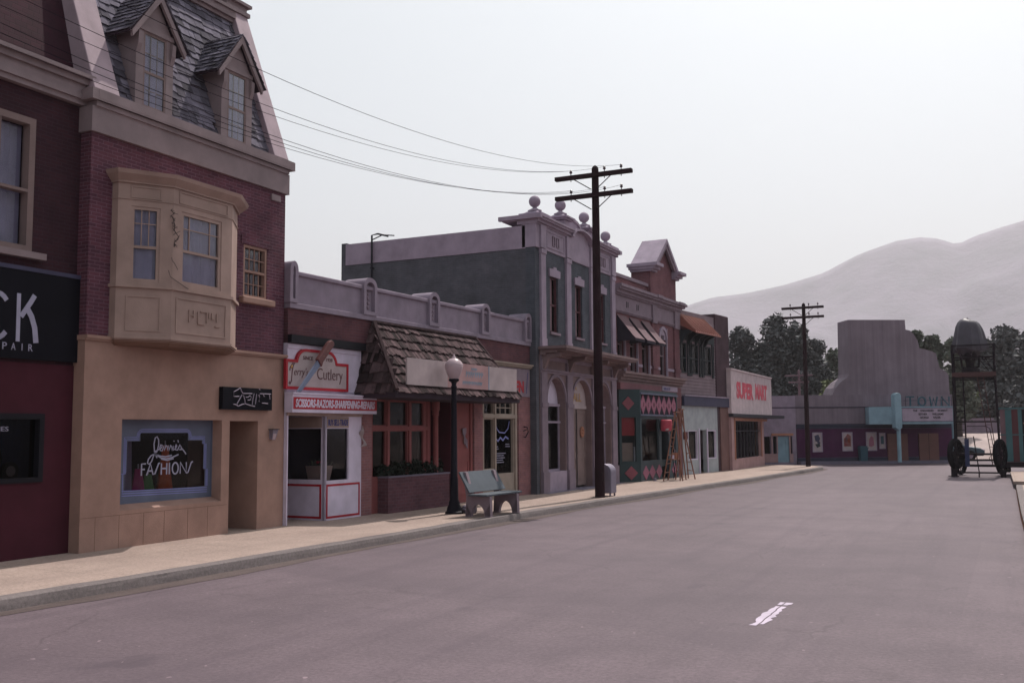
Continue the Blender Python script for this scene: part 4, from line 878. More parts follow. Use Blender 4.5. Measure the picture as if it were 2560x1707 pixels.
# ---------------------------------------------------------------- 4: green two storey bank with ball finials
F4 = Frame(-11.72, 26.06, 0)
b4 = F4.thing('green_bank_building', 'two storey green brick building with pink stone pilasters, arched lower windows and four ball finials', 'building')
m = MB(); m.wall(-.26, 6.32, 4.35, 7.22, -.3, 0, [(.78, 1.40, 4.84, 6.50), (2.76, 3.36, 4.84, 6.50), (4.80, 5.42, 4.84, 6.50)]); m.build('brick_wall', 'brick_green', b4)
m = MB(); m.box(-.26, -.02, -6.55, -.3, -.1, 7.19); m.box(6.1, 6.32, -6.55, -.3, -.1, 7.19); m.box(-.26, 6.32, -6.75, -6.55, -.1, 7.9); m.box(-.26, -.06, -.3, .0, -.1, 4.35); m.build('side_wall', 'brick_green_dark', b4)
MB().boxes('side_parapet', 'pink_stone', b4, [(-.28, -.03, -6.58, -.3, 7.19, 7.86), (6.1, 6.33, -6.58, -.3, 7.19, 7.86)])
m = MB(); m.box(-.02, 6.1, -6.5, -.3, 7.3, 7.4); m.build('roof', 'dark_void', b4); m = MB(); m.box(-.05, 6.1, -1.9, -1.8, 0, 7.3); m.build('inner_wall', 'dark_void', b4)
m = MB(); m.box(-.28, 6.34, -.4, .04, 7.22, 7.90); 
for a, b_ in ((-.02, .36), (1.93, 2.32), (3.96, 4.34), (5.94, 6.32)): m.box(a, b_, .04, .10, 7.24, 7.90)
for a, b_ in ((.48, 1.82), (4.46, 5.82)): m.moulding(a, b_, 7.32, 7.82, .03, .04, .02)
m.build('frieze', 'pink_stone', b4)
m = MB()
for c in (1.15, 5.14): m = MB(); m.moulding(c-.24, c-.06, 7.42, 7.72, .02, .04, .03); m.moulding(c+.06, c+.24, 7.42, 7.72, .02, .04, .03); m.build('frieze_ornament', 'mauve_stone', b4)
m = MB()
for a, b_ in ((-.30, 2.28), (3.96, 6.34)):
    if a > 0: m.build('cornice', 'pink_stone', b4); m = MB()
    m.cornice(a, b_, [(7.90, 7.95, .07), (7.95, 8.03, .14), (8.03, 8.09, .22), (8.09, 8.15, .26)], -.55, False)
    if a < 0: m.box(-.42, -.30, -1.1, .26, 8.03, 8.15); m.box(-.36, 2.28, -1.0, -.55, 8.0, 8.14)
m.box(6.34, 6.56, -.55, .25, 8.03, 8.15); m.box(6.34, 6.46, -.55, .14, 7.93, 8.03); m.build('cornice', 'pink_stone', b4)
# arched centre gable
A0, A1, ac, ar = 2.22, 4.02, 3.12, .90
def arcpts(rr_, zc, n=14): return [(ac+rr_*math.cos(math.pi*i/n), zc+rr_*.78*math.sin(math.pi*i/n)) for i in range(n+1)]
m = MB(); m.prism([(s, -.45, z) for s, z in [(A0, 7.88)] + [(p[0], p[1]) for p in arcpts(.9, 7.92)][::-1] + [(A1, 7.88)]], (0, .27, 0)); m.prism([(s, -.18, z) for s, z in [(A0, 7.88)] + [(ac+.9*math.cos(math.pi*i/14), 7.9+.9*.36*math.sin(math.pi*i/14)) for i in range(15)][::-1] + [(A1, 7.88)]], (0, .20, 0)); m.build('arched_gable', 'pink_stone', b4)
def ring(m, r0, r1, zc, o0, o1, c=ac, sq=.78, n=16, a0=0, a1=180):
    for i in range(n):
        t0, t1 = R(a0+(a1-a0)*i/n), R(a0+(a1-a0)*(i+1)/n)
        q = [(c+r_*math.cos(t), zc+r_*sq*math.sin(t)) for r_, t in ((r0, t0), (r1, t0), (r1, t1), (r0, t1))]
        m.hexa([(s, o0, z) for s, z in q], [(s, o1, z) for s, z in q])
m = MB(); ring(m, .86, .97, 7.93, -.5, -.14); m.build('arch_moulding', 'pink_stone', b4); m = MB(); ring(m, .80, .96, 7.93, -.16, .20, sq=.38); m.build('arch_moulding', 'pink_stone', b4)
for i, (s, zb) in enumerate(((.20, 8.15), (2.13, 8.15), (4.12, 8.15), (6.12, 8.15))):
    q = MB()
    if i in (1, 2): q.box(s-.20, s+.20, -.42, .02, 8.1, 8.42); k = .30
    else: k = .02
    zb += k - .02
    q.box(s-.30, s+.30, -.50, .10, zb, zb+.05); q.box(s-.36, s+.36, -.56, .16, zb+.05, zb+.10); q.hexa([(s-.30, -.50, zb+.10), (s+.30, -.50, zb+.10), (s+.30, .10, zb+.10), (s-.30, .10, zb+.10)], [(s-.13, -.33, zb+.2), (s+.13, -.33, zb+.2), (s+.13, -.07, zb+.2), (s-.13, -.07, zb+.2)])
    q.lathe(s, -.2, [(.20, zb+.18), (.21, zb+.23), (.12, zb+.27), (.06, zb+.31), (.07, zb+.35)], 14); q = q.build('finial', 'pink_stone', b4, True)
    k_ = MB(); k_.ball(s, -.2, zb+.50, .175, 16); k_.build('ball', 'pink_stone', q, True)
for a, b_ in ((.03, .36), (1.95, 2.30), (3.98, 4.32), (5.96, 6.30)):
    m = MB(); m.box(a, b_, 0, .07, 4.36, 7.22); m.box(a-.02, b_+.02, 0, .09, 4.36, 4.6); m.box(a-.02, b_+.02, 0, .095, 7.08, 7.215); m.build('pilaster', 'pink_stone', b4)
for a, b_ in ((.78, 1.40), (2.76, 3.36), (4.80, 5.42)):
    w = window(b4, a, b_, 4.84, 6.50, -.06, 'wagon_red', fw=.05, cols=(.5,), rows=(), meet=.5, cur='shade_dark', dep=.08)
    m = MB(); m.box(a+.05, a+.30, -.10, -.08, 4.9, 6.45); m.build('shutter', 'wagon_brown', w)
    m = MB(); c = (a+b_)/2; m.prism([(a-.08, 0, 6.50), (a+.0, 0, 6.50), (b_, 0, 6.50), (b_+.08, 0, 6.50), (b_+.10, 0, 6.72), (c+.12, 0, 6.74), (c+.12, 0, 6.80), (c-.12, 0, 6.80), (c-.12, 0, 6.74), (a-.10, 0, 6.72)], (0, .05, 0)); m.build('lintel', 'pink_stone', b4)
    m = MB(); m.box(a-.05, b_+.05, -.05, .06, 4.77, 4.84); m.build('sill', 'mauve_stone', b4)
# ledge over the ground floor
m = MB(); m.cornice(-.02, 6.14, [(4.10, 4.16, .20), (4.16, 4.21, .55), (4.21, 4.27, .84), (4.27, 4.35, .88)], 0, False)
m.box(-.10, -.02, 0, .88, 4.27, 4.35); m.box(6.14, 6.22, 0, .88, 4.27, 4.35)
for s in (.12, 2.06, 4.06, 6.0): m.prism([(s-.07, 0, 4.12), (s-.07, .62, 4.16), (s-.07, .60, 4.06), (s-.07, .25, 4.0), (s-.07, .12, 3.72), (s-.07, 0, 3.66)], (.14, 0, 0))
m.build('ledge', 'tan_stone', b4)
ARCH = ((.47, 1.86), (2.42, 4.0), (4.47, 5.80))
m = MB(); zsp = 2.78
m.wall(.0, 6.30, .15, 4.12, -.28, 0, [(a, b_, .15 if i != 9 else .15, 3.52) for i, (a, b_) in enumerate(ARCH)])
for a, b_ in ARCH:      # spandrels that turn each opening into an arch
    c, r_ = (a+b_)/2, (b_-a)/2; n = 12
    for sd in (-1, 1):
        arcs = [(c+sd*r_*math.cos(R(90*i/n)), zsp+min(.74, r_)*math.sin(R(90*i/n))) for i in range(n+1)]
        for (x0, z0), (x1, z1) in zip(arcs, arcs[1:]): m.hexa([(x0, -.28, z0), (x1, -.28, z1), (x1, -.28, 3.53), (x0, -.28, 3.53)], [(x0, -.002, z0), (x1, -.002, z1), (x1, -.002, 3.53), (x0, -.002, 3.53)])
m.build('ground_floor_wall', 'tan_stone', b4)
m = MB(); m.cornice(.0, 6.30, [(3.60, 3.66, .05), (3.66, 3.72, .09), (3.98, 4.10, .05)], 0, False)
for a, b_ in ((.02, .42), (1.92, 2.36), (4.05, 4.42), (5.86, 6.30)): m.box(a, b_, 0, .06, .18, 3.6); m.box(a-.02, b_+.02, 0, .10, .16, .75); m.box(a-.02, b_+.02, 0, .09, 2.62, 2.74); m.box(a-.01, b_+.01, .0, .07, 3.72, 3.98)
for a, b_ in ARCH: ring(m, (b_-a)/2+.0, (b_-a)/2+.09, zsp, 0, .035, (a+b_)/2, .74/((b_-a)/2), 14)
m.build('ground_floor_pilaster', 'mauve_stone', b4)
m = MB()
for a, b_ in (ARCH[0], ARCH[2]): m.box(a-.02, b_+.02, -.27, .03, .15, .74)
m.build_each('stall_riser', 'pink_stone', b4)
for a, b_ in (ARCH[0], ARCH[2]):
    w = MB(); w.wall(a, b_, .74, 2.72, -.26, -.20, [(a+.12, b_-.06, .80, 2.16), (a+.12, b_-.06, 2.22, 2.66)]); w.box(a, b_, -.20, -.16, 2.16, 2.22); w.box(a, b_, -.20, -.17, 2.66, 2.74); w = w.build('window_frame', 'pink_stone', b4)
    g = MB(); g.box(a, b_, -.24, -.235, .78, 2.68); g.build('pane', 'glass_dark', w)
    g = MB(); g.box(a, b_, -.27, -.255, 2.72, 3.52); g.build('lunette', 'white_paint', w)
    g = MB(); g.box(a, b_, -.34, -.33, .78, 1.45); g.build('curtain', 'curtain_green', w)
a, b_ = ARCH[1]
m = MB(); m.box(a, b_, -.20, -.16, 2.62, 2.72); m.box(a, b_, -.24, -.18, 2.72, 3.54); m.build('lunette', 'off_white', b4)
text('HALL', 'gold', b4, 3.12, 2.98, .95, .26, -.178, bold=.03); text('A', 'gold', b4, 3.16, 3.28, .14, .14, -.178, bold=.03)
m = MB(); m.box(a, b_, -.26, -.20, .22, 2.62); m.moulding(a+.08, a+.72, .4, 1.1, .04, -.20, .015); m.moulding(a+.08, a+.72, 1.2, 2.5, .04, -.20, .015); m.moulding(a+.84, b_-.08, .4, 1.1, .04, -.20, .015); m.moulding(a+.84, b_-.08, 1.2, 2.5, .04, -.20, .015); m.build('double_door', 'cream_dark', b4)
m = MB(); m.box(a+.76, a+.80, -.2, -.185, .22, 2.6); m.build('door_gap', 'dark_void', b4)
t = F4.thing('door_wreath', 'small orange wreath hanging on the tan double door of the green building', 'wreath', 3.62, -.17, 1.72)
m = MB()
for i in range(14): a_ = 2*math.pi*i/14; m.ball(.10*math.cos(a_), 0, .17+.13*math.sin(a_), .045, 6)
m.ball(0, 0, .17, .05, 6); m.build('wreath', 'sm_orange', t)
m = MB(); m.box(.05, 6.5, -.3, .22, .10, .16); m.box(2.2, 4.2, .22, .42, .10, .17); m.build('step', 'step_stone', b4, bevel=.015)
t = F4.thing('roof_pipe', 'thin dark vent pipe rising up the green side wall with a bent top', 'pipe', -.34, -5.55, 4.6)
m = MB(); m.tube([(0, 0, 0), (0, 0, 3.45), (.10, .15, 3.5), (.25, .45, 3.42)], .03, 7); m.tube([(0, 0, 3.30), (.3, .2, 3.5), (.35, .6, 3.45)], .02, 5); m.build('pipe', 'iron_black', t)
m = MB(); m.box(-.03, .08, -.04, .04, .8, .84); m.box(-.03, .08, -.04, .04, 2.4, 2.44); m.build_each('clamp', 'iron_black', t)
# ---------------------------------------------------------------- 5: brick building with awnings and turret
F5 = Frame(-11.75, 32.6, .045)
b5 = F5.thing('turret_building', 'pink brick building with gabled corner turret, three awnings and dark green shop front', 'building')
HO = [(.12, .78, 4.02, 5.95), (1.32, 1.98, 4.02, 5.95), (2.50, 3.20, 4.02, 5.95), (4.42, 5.15, 4.02, 5.86)]
m = MB(); m.wall(-.2, 6.55, 3.7, 6.16, -.3, 0, HO); m.build('brick_wall', 'brick_b5', b5)
shell(b5, -.2, 6.55, 7.0, 6, 'brick_b5')
m = MB(); m.wall(4.42, 5.15, 5.45, 5.86, -.28, -.01, [(4.60, 4.97, 5.45, 5.62)]); ring(m, .33, .46, 5.50, -.01, .04, 4.785, 1.0, 12); m.build('arched_head', 'pink_stone', b5)
for i, h in enumerate(HO):
    w = window(b5, h[0], h[1], h[2], 5.92 if i < 3 else 5.62, -.10, 'clapboard', fw=.06, cols=(.5,), rows=(), meet=.5, cur='shade_dark', dep=.08)
m = MB()
for s in (.42+.36, 1.98, 3.20, 5.15): m.box(s-.03, s+.03, -.02, .05, 4.0, 5.9)
m.build_each('lit_jamb_edge', 'pink_stone', b5)  # pale strips paint in the light caught by the right-hand window edges
m = MB(); m.box(-.2, 6.56, -.3, .05, 6.16, 6.66); m.cornice(-.2, 6.56, [(6.05, 6.10, .05), (6.10, 6.16, .09), (6.66, 6.72, .11), (6.72, 6.84, .17), (6.84, 6.92, .27), (6.92, 7.02, .33)], 0, False)
m.box(6.56, 6.9, -.3, .33, 6.92, 7.02); m.box(6.56, 6.82, -.3, .26, 6.84, 6.92); m.box(6.56, 6.70, -.3, .16, 6.72, 6.84)
for a, b_ in ((3.44, 3.92), (5.96, 6.56)): m.box(a, b_, .05, .12, 5.98, 6.66); m.box(a-.03, b_+.03, .05, .36, 6.93, 7.04)
m.build('frieze', 'mauve_stone', b5)
m = MB()
for s in (.9, 1.9): m.box(s, s+.05, .05, .058, 6.28, 6.5); m.box(s+.14, s+.19, .05, .058, 6.30, 6.5)
m.build_each('frieze_slot', 'dark_void', b5)
for a, b_ in ((3.46, 3.90), (5.98, 6.55)):
    m = MB(); m.box(a, b_, 0, .07, 4.36, 5.98); m.box(a-.03, b_+.03, 0, .11, 4.24, 4.36); m.box(a, b_, 0, .08, 3.98, 4.24); m.build('pilaster', 'brick_b5', b5)
m = MB()
for a, b_ in ((.85, 1.28), (2.05, 2.46), (3.26, 4.36), (5.2, 6.55)): m.box(a, b_, 0, .035, 4.24, 4.34)
m.build_each('sill_course', 'pink_stone', b5)
m = MB(); m.box(-.2, 3.58, -.5, -.15, 7.0, 7.38); m.build('parapet', 'brick_b5', b5); m = MB(); m.box(-.2, 3.58, -.55, -.10, 7.38, 7.50); m.build('parapet_cap', 'mauve_stone', b5)
# turret
m = MB(); m.wall(3.58, 6.50, 7.02, 8.08, -.80, -.02); m.prism([(3.60, -.02, 8.08), (6.48, -.02, 8.08), (4.97, -.02, 9.26)], (0, -.75, 0))
m.build('turret', 'brick_b5', b5)
for a, b_ in ((3.58, 4.05), (6.02, 6.50)):
    e = .12 if a < 5 else 0; g_ = .12 - e
    m = MB(); m.cornice(a-e, b_+g_, [(7.98, 8.06, .10)], -.80, False); m.cornice(a-e*1.6, b_+g_*1.6, [(8.06, 8.16, .22)], -.84, False); m.cornice(a-e*2.2, b_+g_*2.2, [(8.16, 8.28, .36)], -.88, False); m.build('turret_cornice', 'pink_stone', b5)
m = MB()
m.prism([(3.60, .20, 8.28), (4.97, .20, 9.44), (4.97, .20, 9.26), (3.82, .20, 8.28)], (0, -1.05, 0)); m.prism([(6.36, .20, 8.28), (4.97, .20, 9.44), (4.97, .20, 9.26), (6.14, .20, 8.28)], (0, -1.05, 0)); m.build('turret_roof', 'pink_stone', b5)
m = MB(); m.prism([(3.84, .10, 8.28), (4.97, .10, 9.24), (4.97, .10, 9.06), (4.04, .10, 8.28)], (0, .06, 0)); m.prism([(6.12, .10, 8.28), (4.97, .10, 9.24), (4.97, .10, 9.06), (5.92, .10, 8.28)], (0, .06, 0)); m.build('rake_trim', 'mauve_stone', b5)
# awnings
for i, (a, b_) in enumerate(((.08, .98), (1.24, 2.10), (2.42, 3.22))):
    m = MB(); n = 9
    for k in range(n):      # sagging canvas
        t0, t1 = k/n, (k+1)/n; sg = lambda t: -.05*math.sin(math.pi*t)
        m.hexa([(a, .02+.68*t0, 5.98-.86*t0+sg(t0)-.012), (b_, .02+.68*t0, 5.98-.86*t0+sg(t0)-.012), (b_, .02+.68*t1, 5.98-.86*t1+sg(t1)-.012), (a, .02+.68*t1, 5.98-.86*t1+sg(t1)-.012)],
               [(a, .02+.68*t0, 5.98-.86*t0+sg(t0)), (b_, .02+.68*t0, 5.98-.86*t0+sg(t0)), (b_, .02+.68*t1, 5.98-.86*t1+sg(t1)), (a, .02+.68*t1, 5.98-.86*t1+sg(t1))])
    w = m.build('awning', 'awning_pink', b5)
    m = MB(); m.box(a, b_, .685, .695, 5.02, 5.125); m.prism([(a, .02, 5.96), (a, .69, 5.11), (a, .69, 5.03), (a, .02, 5.03)], (.008, 0, 0)); m.build('valance', 'shade_dark', w)
    m = MB(); 
    for s in (a+.01, b_-.01): m.tube([(s, .0, 5.05), (s, .69, 5.10)], .012, 5)
    m.build_each('awning_frame', 'iron_black', w)
# ledge over the shop
m = MB(); m.cornice(.0, 6.6, [(3.60, 3.70, .08), (3.70, 3.80, .16), (3.80, 3.90, .26), (3.90, 3.98, .34)], -.3, False); m.build('ledge', 'tan_stone', b5)
m = MB(); m.box(.05, 6.0, -.1, .12, 3.36, 3.60); m.build('sign_band', 'b5_band' if 'b5_band' in MATS else pm('b5_band', (.27, .12, .12)), b5)
t = F5.thing('small_board', 'small pale lilac name board above the diamond shop front', 'sign', 4.2, .12, 3.43)
m = MB(); m.box(0, 1.75, 0, .03, 0, .19); m.build('board', 'pink_stone', t); text('ROSE & CO', 'navy_letter', t, .5, .095, .7, .11, .031)
# green shop front: splayed side panel and projecting front
TA = math.atan2(.5, .68); TSP = face_T(.12, 0.02, TA); Lsp = .86
m = MB(TSP); m.wall(0, Lsp, .12, 3.36, -.08, 0, [(.10, .68, .86, 2.38)]); m.box(0, Lsp, 0, .02, 2.53, 2.56); m.build('splayed_panel', 'shopgreen', b5)
m = MB(TSP); m.box(.08, .70, -.05, -.045, .84, 2.40); m.build('pane', 'glass_shop', b5)
def diamond(m, s, z, w, h, o): m.prism([(s-w, o, z), (s, o, z-h), (s+w, o, z), (s, o, z+h)], (0, .02, 0))
m = MB(TSP); diamond(m, .37, 2.87, .25, .24, 0); diamond(m, .45, .46, .27, .24, 0); m.build_each('diamond_panel', 'b1_red' if False else pm('diamond_dark', (.26, .075, .085), .6, dirt=.1), b5)
m = MB(TSP); m.box(.10, .68, -.12, -.10, 1.75, 2.38); m.build('red_curtain', pm('curtain_red', (.42, .05, .05), .9, dirt=0), b5); m = MB(TSP); m.box(.12, .66, -.25, -.20, .86, 1.50); m.build('display_board', 'cream_b3', b5)
m = MB(); m.wall(.80, 4.84, .10, 3.36, .40, .50, [(1.02, 2.78, .86, 2.34), (3.02, 3.82, .135, 2.34), (4.02, 4.62, .80, 2.34), (.98, 4.76, 2.50, 3.20)]); m.box(4.72, 4.84, -.3, .40, .10, 3.36)
m.box(.80, 4.84, .0, .40, 3.30, 3.36); sf = m.build('shop_front', 'shopgreen_light', b5)
m = MB(); m.box(.84, 4.80, .50, .56, 2.44, 2.50); m.box(.84, 4.80, .50, .56, 3.20, 3.26); m.build('shelf_trim', 'window_blue', sf)
m = MB(); m.box(.98, 4.76, .40, .45, 2.50, 3.20); m.build('sign_recess', 'shade_dark', sf)
m = MB(); n = 7
for i in range(n): diamond(m, 1.27+i*.545, 2.85, .29, .36, .455)
m.build('diamond_panel', 'diamond', sf)
for i in range(n): text('DOMINOS'[i] if False else 'JEWELRY'[i], 'brown_letter', sf, 1.27+i*.545, 2.84, .11, .16, .476)
m = MB()
for s, zz in ((1.34, .44), (1.98, .44), (2.68, .44), (4.38, .44)): diamond(m, s, zz, .32, .25, .50)
m.build_each('diamond_panel', 'diamond', sf)
MB().boxes('pane', 'glass_shop', sf, [(1.0, 2.8, .43, .435, .84, 2.36), (4.0, 4.64, .43, .435, .78, 2.36)])
m = MB(); m.box(.86, 4.6, -.6, .38, .60, .82); m.build('window_bench', 'shopgreen', sf); m = MB(); m.box(.86, 4.7, -.75, -.7, .1, 3.3); m.build('back_partition', 'shopgreen', sf)
m = MB()
for a, b_, z0, z1 in ((1.25, 1.55, .84, 1.35), (1.75, 2.10, .84, 1.30), (2.3, 2.42, .84, 1.32)): m.box(a, b_, -.05, .1, z0, z1)
m.build('display_card', 'mint', sf)
m = MB(); m.box(1.4, 1.75, -.1, -.05, 1.85, 2.15); m.box(1.9, 2.3, -.1, -.05, 1.85, 2.15); m.box(1.15, 1.35, -.1, -.05, 1.9, 2.34); m.build('orange_card', 'salmon', sf)
m = MB(); m.box(3.05, 3.80, -.1, -.05, .14, 2.3); m.build('door', 'dark_void', sf)
t = F5.thing('hanging_lantern', 'bright red drum shaped lantern hanging in front of the green shop doorway', 'lantern', 2.97, .72, 1.90)
m = MB(); m.lathe(0, 0, [(.17, 0), (.21, .03), (.22, .2), (.21, .38), (.17, .42)], 18); m.build('shade', 'paint_red', t, True); m = MB(); m.tube([(0, 0, .42), (0, 0, .56), (0, -.2, .62)], .008, 5); m.build('cord', 'iron_black', t)
t = F5.thing('roller_pole', 'long pale extension pole leaning against the green shop front', 'pole', 3.30, .95, 1.02)
m = MB(); m.tube([(.0, -.0, 0), (-.52, -.12, .90)], .016, 6); m.build('pole', 'wagon_brown', t); m = MB(); m.tube([(-.64, -.14, .92), (-.40, -.10, .96)], .035, 8); m.build('roller', 'off_white', t)
t = F5.thing('plank_shelf', 'short dark trestle carrying paint pots outside the green shop door', 'trestle', 3.05, .95, .13)
m = MB(); m.box(-.35, .45, -.12, .12, .72, .76); m.build('board', 'ladder_wood', t)
for a in (-.28, .38):
    for o_2 in (-.1, .1): m = MB(); m.tube([(a, o_2*1.6, 0), (a, o_2*.6, .72)], .015, 5); m.build('leg', 'iron_black', t)
t = F5.thing('paint_bucket', 'orange paint bucket standing on the trestle', 'bucket', 3.22, .95, .89)
m = MB(); m.lathe(0, 0, [(.10, 0), (.125, .20), (.13, .21), (.115, .2), (.11, .17)], 14); m.build('pail', 'sm_orange', t, True); m = MB(); m.tube([(.125*math.cos(R(a)), 0, .2+.10*math.sin(R(a))) for a in range(0, 181, 20)], .006, 4); m.build('handle', 'steel_grey', t)
t = F5.thing('paint_pot', 'small white paint pot standing on the trestle left of the orange bucket', 'bucket', 2.88, .95, .89)
m = MB(); m.lathe(0, 0, [(.07, 0), (.07, .13), (.075, .135), (.06, .13)], 12); m.build('pail', 'white_paint', t, True); m = MB(); m.tube([(.0, 0, .1), (.12, 0, .22)], .012, 5); m.build('brush', 'ladder_wood', t)
t = F5.thing('paint_can', 'small grey can left on the pavement below the pink diamonds', 'can', 1.55, .75, .13)
m = MB(); m.lathe(0, 0, [(.06, 0), (.06, .12), (.05, .125)], 12); m.build('can', 'steel_grey', t, True); m = MB(); m.box(.08, .2, -.05, .05, 0, .02); m.build('lid', 'steel_grey', t)
m = MB(); m.box(5.86, 6.42, -.2, .14, -.1, 3.60); m.build('ground_floor_pier', 'brick_b5', b5)
# step ladders
def ladder(name, label, A, B, apex, steps_on, zt, rungs, grp=None):
    t = F5.thing(name, label, 'ladder', apex[0], apex[1], .13, grp)
    ax = apex
    for feet, has in ((A, True), (B, steps_on)):
        tops = [(-.16 if i == 0 else .16, .0) for i in range(2)]
        for i, fpt in enumerate(feet):
            m = MB(); m.tube([(fpt[0]-ax[0], fpt[1]-ax[1], 0), (tops[i][0], tops[i][1], zt)], .024, 5); m.build('rail', 'ladder_wood', t)
        if has:
            m = MB()
            for k in range(1, rungs):
                q = k/rungs; P = [Vector((f_[0]-ax[0], f_[1]-ax[1], 0)).lerp(Vector((tops[i][0], tops[i][1], zt)), q) for i, f_ in enumerate(feet)]
                m.tube([tuple(P[0]), tuple(P[1])], .014, 5)
            m.build_each('rung', 'ladder_wood', t)
    m = MB(); m.box(-.2, .2, -.06, .06, zt-.02, zt+.02); m.build('top_step', 'ladder_wood', t)
ladder('step_ladder', 'wooden step ladder nearer the camera, its open legs in front of the diamond panels', ((1.60, 1.05), (2.28, .98)), ((2.02, 1.62), (2.75, 1.50)), (2.58, 1.25), False, 2.45, 8, 'wooden step ladders outside the green shop')
ladder('step_ladder', 'farther wooden step ladder, splayed in front of the brick pier and pale shop', ((2.10, 1.50), (2.75, 1.1)), ((3.42, 1.62), (3.9, 1.2)), (2.95, 1.30), True, 2.55, 8, 'wooden step ladders outside the green shop')

# ---------------------------------------------------------------- 6: clapboard building with rusty pent roof
F6 = Frame(-11.35, 39.5, .125)
b6 = F6.thing('clapboard_building', 'narrow clapboard building with rusty pent roof, three green framed windows and pale mint shop front', 'building')
W6 = [(-.28, .24, 4.25, 5.5), (.86, 1.50, 4.25, 5.5), (2.24, 2.92, 4.25, 5.5)]
m = MB(); m.wall(-.35, 3.44, 3.3, 6.82, -.3, 0, W6)
for z in [3.42+.13*i for i in range(24)]:
    for a, b_ in ((-.35, -.34), (.26, .84), (1.52, 2.22), (2.94, 3.44)) if 4.15 < z < 5.5 else ((-.35, 3.44),): m.prism([(a, 0, z), (a, .022, z), (a, .0, z+.12)], (b_-a, 0, 0))
m.build('clapboard_wall', 'clapboard', b6)
m = MB(); m.box(-.35, -.15, -6, -.3, -.15, 6.6); m.box(-.15, 4.85, -6, -5.8, -.15, 6.6); m.build('side_wall', 'brick_b6', b6)
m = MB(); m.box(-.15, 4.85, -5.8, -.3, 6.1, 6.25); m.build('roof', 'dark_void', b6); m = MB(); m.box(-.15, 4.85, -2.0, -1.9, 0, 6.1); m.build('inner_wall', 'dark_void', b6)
for h in W6: window(b6, h[0]-.02, h[1]+.02, h[2], h[3], .03, 'green_trim', fw=.05, cols=(), rows=(), meet=.5, cur='curtain', dep=.08)
for s, w_ in ((.34, .30), (.60, .20), (1.60, .22), (1.90, .22), (3.02, .22)):
    m = MB(); m.wall(s, s+w_, 4.15, 5.60, .023, .06, [(s+.04, s+w_-.04, 4.25, 4.85), (s+.04, s+w_-.04, 4.93, 5.53)])
    for k in range(18): m.box(s+.04, s+w_-.04, .03, .045, 4.25+k*.07, 4.29+k*.07)
    m.build('shutter', 'green_trim', b6)
for s in (-.3, .45, 1.2, 1.75, 2.2):
    m = MB(); m.prism([(s, .02, 6.02), (s, .55, 5.95), (s, .50, 5.86), (s, .25, 5.74), (s, .10, 5.50), (s, .02, 5.40)], (.09, 0, 0)); m.build('roof_bracket', 'green_trim', b6)
m = MB(); m.box(-.35, 3.3, .023, .05, 5.60, 6.0); m.build('shadow_board', 'green_trim', b6)
m = MB(); m.hexa([(-.35, .0, 6.2), (2.42, .0, 6.2), (2.42, .72, 5.83), (-.35, .72, 5.83)], [(-.35, .0, 6.64), (2.2, .0, 6.64), (2.42, .72, 5.88), (-.35, .72, 5.88)])
for i in range(13): s = -.33+i*.215; m.hexa([(s, .0, 6.63), (s+.03, .0, 6.63), (s+.03, .72, 5.87), (s, .72, 5.87)], [(s, .0, 6.68), (s+.03, .0, 6.68), (s+.03, .73, 5.92), (s, .73, 5.92)])
m.build('pent_roof', 'rust_roof', b6)
m = MB(); m.box(3.44, 5.05, -2.4, .06, -.1, 7.0); m.build('brick_pier', 'brick_b6', b6, bevel=.03)
m = MB(); m.box(-.35, 5.1, .06, .16, 2.92, 3.31); m.build('fascia', 'bluefascia', b6); m = MB(); m.box(-.35, 5.12, .06, .20, 3.31, 3.36); m.build('fascia_cap', 'pink_stone', b6)
m = MB(); m.wall(-.35, 3.68, -.1, 2.92, -.12, .05, [(.22, 1.22, .72, 1.92), (1.36, 2.16, .131, 1.93), (2.30, 3.28, .72, 1.94)]); m.build('shop_wall', 'mint', b6)
for a, b_ in ((.22, 1.22), (2.30, 3.28)):
    w = window(b6, a, b_, .71, 1.93, .04, 'white_paint', fw=.05, cols=(), rows=(), cur=None, gm='glass_dark', dep=.1)
    m = MB(); m.box(a, b_, -.24, -.2, .70, 1.93); m.build('blind', 'mauve_stone', w)
m = MB(); m.box(1.36, 2.16, -.55, -.5, .13, 1.95); d = m.build('door', 'shopgreen', b6)
m = MB(); m.box(1.29, 1.36, .05, .09, .13, 2.0); m.build('door_frame', 'white_paint', b6); m = MB(); m.box(2.16, 2.23, .05, .09, .13, 2.0); m.build('door_frame', 'white_paint', b6)
m = MB(); m.box(3.69, 5.04, .06, .10, -.1, 2.92); m.build('plywood_panel', 'brown_ply', b6)
t = F6.thing('wall_box', 'dark red meter box on the mint shop wall beside the ladder', 'box', -.30, .05, 1.56)
m = MB(); m.box(0, .26, 0, .10, 0, .30); m.build('case', 'maroon_wood', t, bevel=.01); m = MB(); m.box(.03, .23, .10, .11, .05, .25); m.build('lid', 'maroon_wood', t)

# ---------------------------------------------------------------- 7: supermarket
F7 = Frame(-10.55, 44.42, -.01)
b7 = F7.thing('supermarket_building', 'low pink shop with a big cream fascia reading SUPER MART in red', 'building')
m = MB(); m.wall(-.30, 6.85, -.1, 2.66, -.2, 0, [(.31, 6.09, .63, 2.34)]); m.build('wall', 'sm_pink', b7)
m = MB(); m.box(.2, 7.6, 0, .04, 2.35, 2.46); m.box(.22, .31, 0, .04, .6, 2.35); m.box(6.09, 6.2, 0, .04, .6, 2.35); w = m.build('window_frame', 'sm_orange', b7)
m = MB()
for k in range(1, 8): s = .31+5.78*k/8; m.box(s-.02, s+.02, -.10, -.04, .63, 2.34)
m.box(.31, 6.09, -.10, -.045, 1.86, 1.90); m.build('mullion', 'dark_trim', w)
m = MB(); m.box(.31, 6.09, -.13, -.125, .63, 2.34); m.build('pane', 'glass_shop', w)
